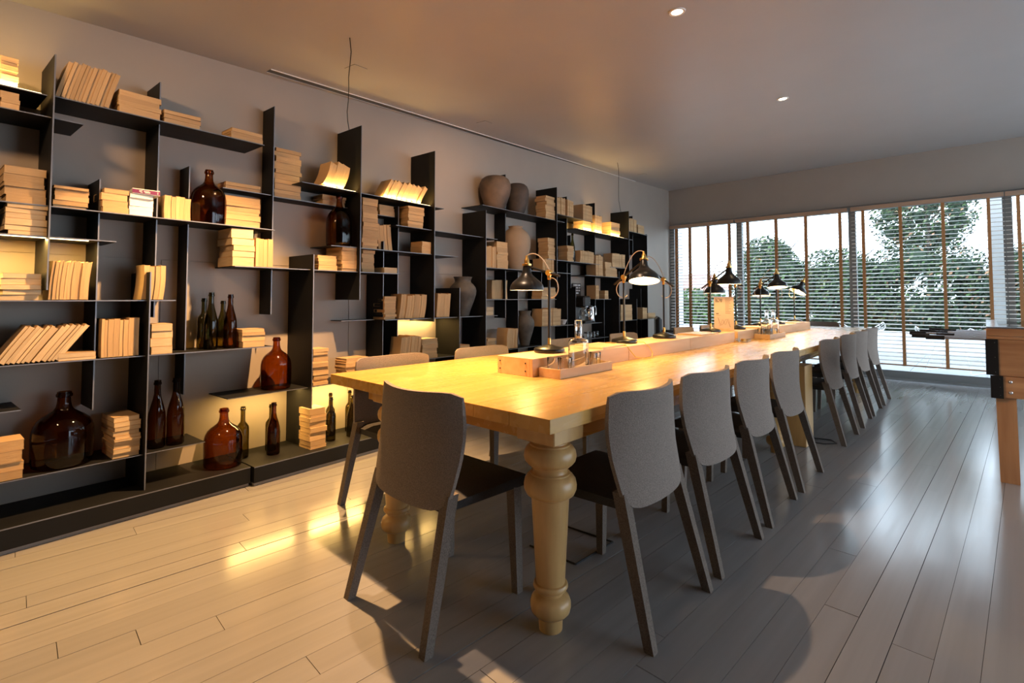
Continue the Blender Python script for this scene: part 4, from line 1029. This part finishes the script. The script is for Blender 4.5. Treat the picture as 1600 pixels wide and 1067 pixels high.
def tree(x, y, blobs, n, size, seed, mats, mw, trunk_h, name, lab, cat):
    o = empty(name, (x, y, 0)); tag(o, lab, cat, 'garden trees and hedges')
    t = MB().tube([(0,0,-0.01),(0.05,0.02,trunk_h*0.5),(0,0,trunk_h)], 0.09, 8, r1=0.03)
    rg = random.Random(seed)
    for k in range(5):
        an = rg.uniform(0, 6.28); z = trunk_h*rg.uniform(0.4, 0.95)
        t.tube([(0,0,z),(0.35*math.cos(an),0.35*math.sin(an),z+0.35),(0.8*math.cos(an),0.8*math.sin(an),z+0.8)],0.03,6,r1=0.01)
    t.obj('trunk', M['bark'], o)
    core = MB()  # dark lumps added to fill the crown, their colour standing for shaded inner foliage
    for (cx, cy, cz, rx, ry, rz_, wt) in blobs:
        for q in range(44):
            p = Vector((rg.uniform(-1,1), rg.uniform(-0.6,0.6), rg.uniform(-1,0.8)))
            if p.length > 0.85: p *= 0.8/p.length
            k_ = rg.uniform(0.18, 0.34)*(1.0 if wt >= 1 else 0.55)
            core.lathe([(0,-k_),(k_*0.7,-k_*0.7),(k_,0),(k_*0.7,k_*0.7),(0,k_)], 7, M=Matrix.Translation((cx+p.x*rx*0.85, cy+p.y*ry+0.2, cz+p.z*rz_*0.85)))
    core.obj('shaded_core', DK, o)
    link('foliage', leaf_cloud(blobs, n, size, seed, mats, mw), o)['kind'] = 'stuff'
DK, MD, PL, RU = M['leaf_dark'], M['leaf_mid'], M['leaf_pale'], M['leaf_rust']
tree(-6.35, 14.6, [(0,0,0.55,1.45,0.7,0.90,1)], 11000, 0.045, 1, [MD,DK,PL], [0.78,0.10,0.12], 0.9, 'hedge', 'bright green clipped hedge left of the dark trees', 'hedge')
tree(-4.25, 14.8, [(0,0,1.2,1.0,0.8,1.45,1),(-0.1,0,2.2,0.7,0.6,0.65,0.35)], 11000, 0.045, 2, [DK,MD,PL], [0.64,0.24,0.12], 2.0, 'garden_tree', 'dark round tree behind the far lamps', 'tree')
tree(-2.75, 15.0, [(0,0,1.1,1.2,0.8,1.35,1)], 11000, 0.045, 3, [DK,MD,PL], [0.62,0.25,0.13], 1.8, 'garden_tree', 'dark tree left of the middle window post', 'tree')
tree(-0.95, 15.2, [(-0.1,0,1.2,1.4,0.8,1.4,1),(-0.1,0.2,3.1,1.05,0.8,1.0,0.45)], 15000, 0.045, 4, [DK,MD,PL,RU], [0.62,0.18,0.15,0.05], 3.4, 'garden_tree', 'tallest loose crowned tree behind the wide blind', 'tree')
tree(1.15, 15.0, [(-0.1,0,1.05,1.45,0.7,1.35,1)], 12000, 0.045, 5, [DK,MD,PL,RU], [0.6,0.15,0.13,0.12], 1.6, 'hedge', 'dark hedge with rust leaves at the right window', 'hedge')
tree(3.9, 15.0, [(0,0,1.05,1.8,0.7,1.35,1)], 8000, 0.05, 6, [DK,MD,PL], [0.65,0.2,0.15], 1.6, 'hedge', 'dark hedge cut off at the right edge', 'hedge')

# white wire lounge chairs on the terrace
def wire_chair(x, y, rz, lab):
    o = empty('wire_chair', (x, y, -0.012), R(rz)); tag(o, lab, 'chair', 'white wire garden chairs')
    def P(u_, v_):
        # shell: u across -1..1, v from front 0 to back top 1
        w = 0.42*(1 - 0.25*(2*v_-1)**2)
        yy = -0.38 + 0.72*v_
        z = 0.34 + 0.30*max(0, v_-0.25)**1.3 + 0.16*u_*u_ + 0.10*max(0, 0.2-v_)
        return (w*u_*(1+0.1*v_), yy, z)
    w = MB()
    for i_ in range(11):
        u_ = -1+2*i_/10; w.tube([P(u_, j/10) for j in range(11)], 0.0035, 5)
    for j in range(11):
        w.tube([P(-1+2*i_/10, j/10) for i_ in range(11)], 0.0035, 5)
    w.obj('wire_shell', M['white_wire'], o)
    rim = [P(-1+2*i_/10, 0) for i_ in range(11)] + [P(1, j/10) for j in range(1, 11)] + [P(1-2*i_/10, 1) for i_ in range(1, 11)] + [P(-1, 1-j/10) for j in range(1, 11)]
    MB().tube(rim, 0.008, 6).obj('rim', M['white_wire'], o)
    for sx in (-1, 1):
        MB().tube([(sx*0.18,-0.22,0.36),(sx*0.30,-0.30,0.008),(sx*0.30,0.22,0.008),(sx*0.18,0.12,0.42)],0.008,6).obj('leg', M['white_wire'], o)
wire_chair(-0.38, 10.5, 160, 'white wire lounge chair outside beside the football handles')
wire_chair(-1.85, 11.9, 200, 'white wire lounge chair farther out behind the last dining chairs')

bpy.context.view_layer.update()
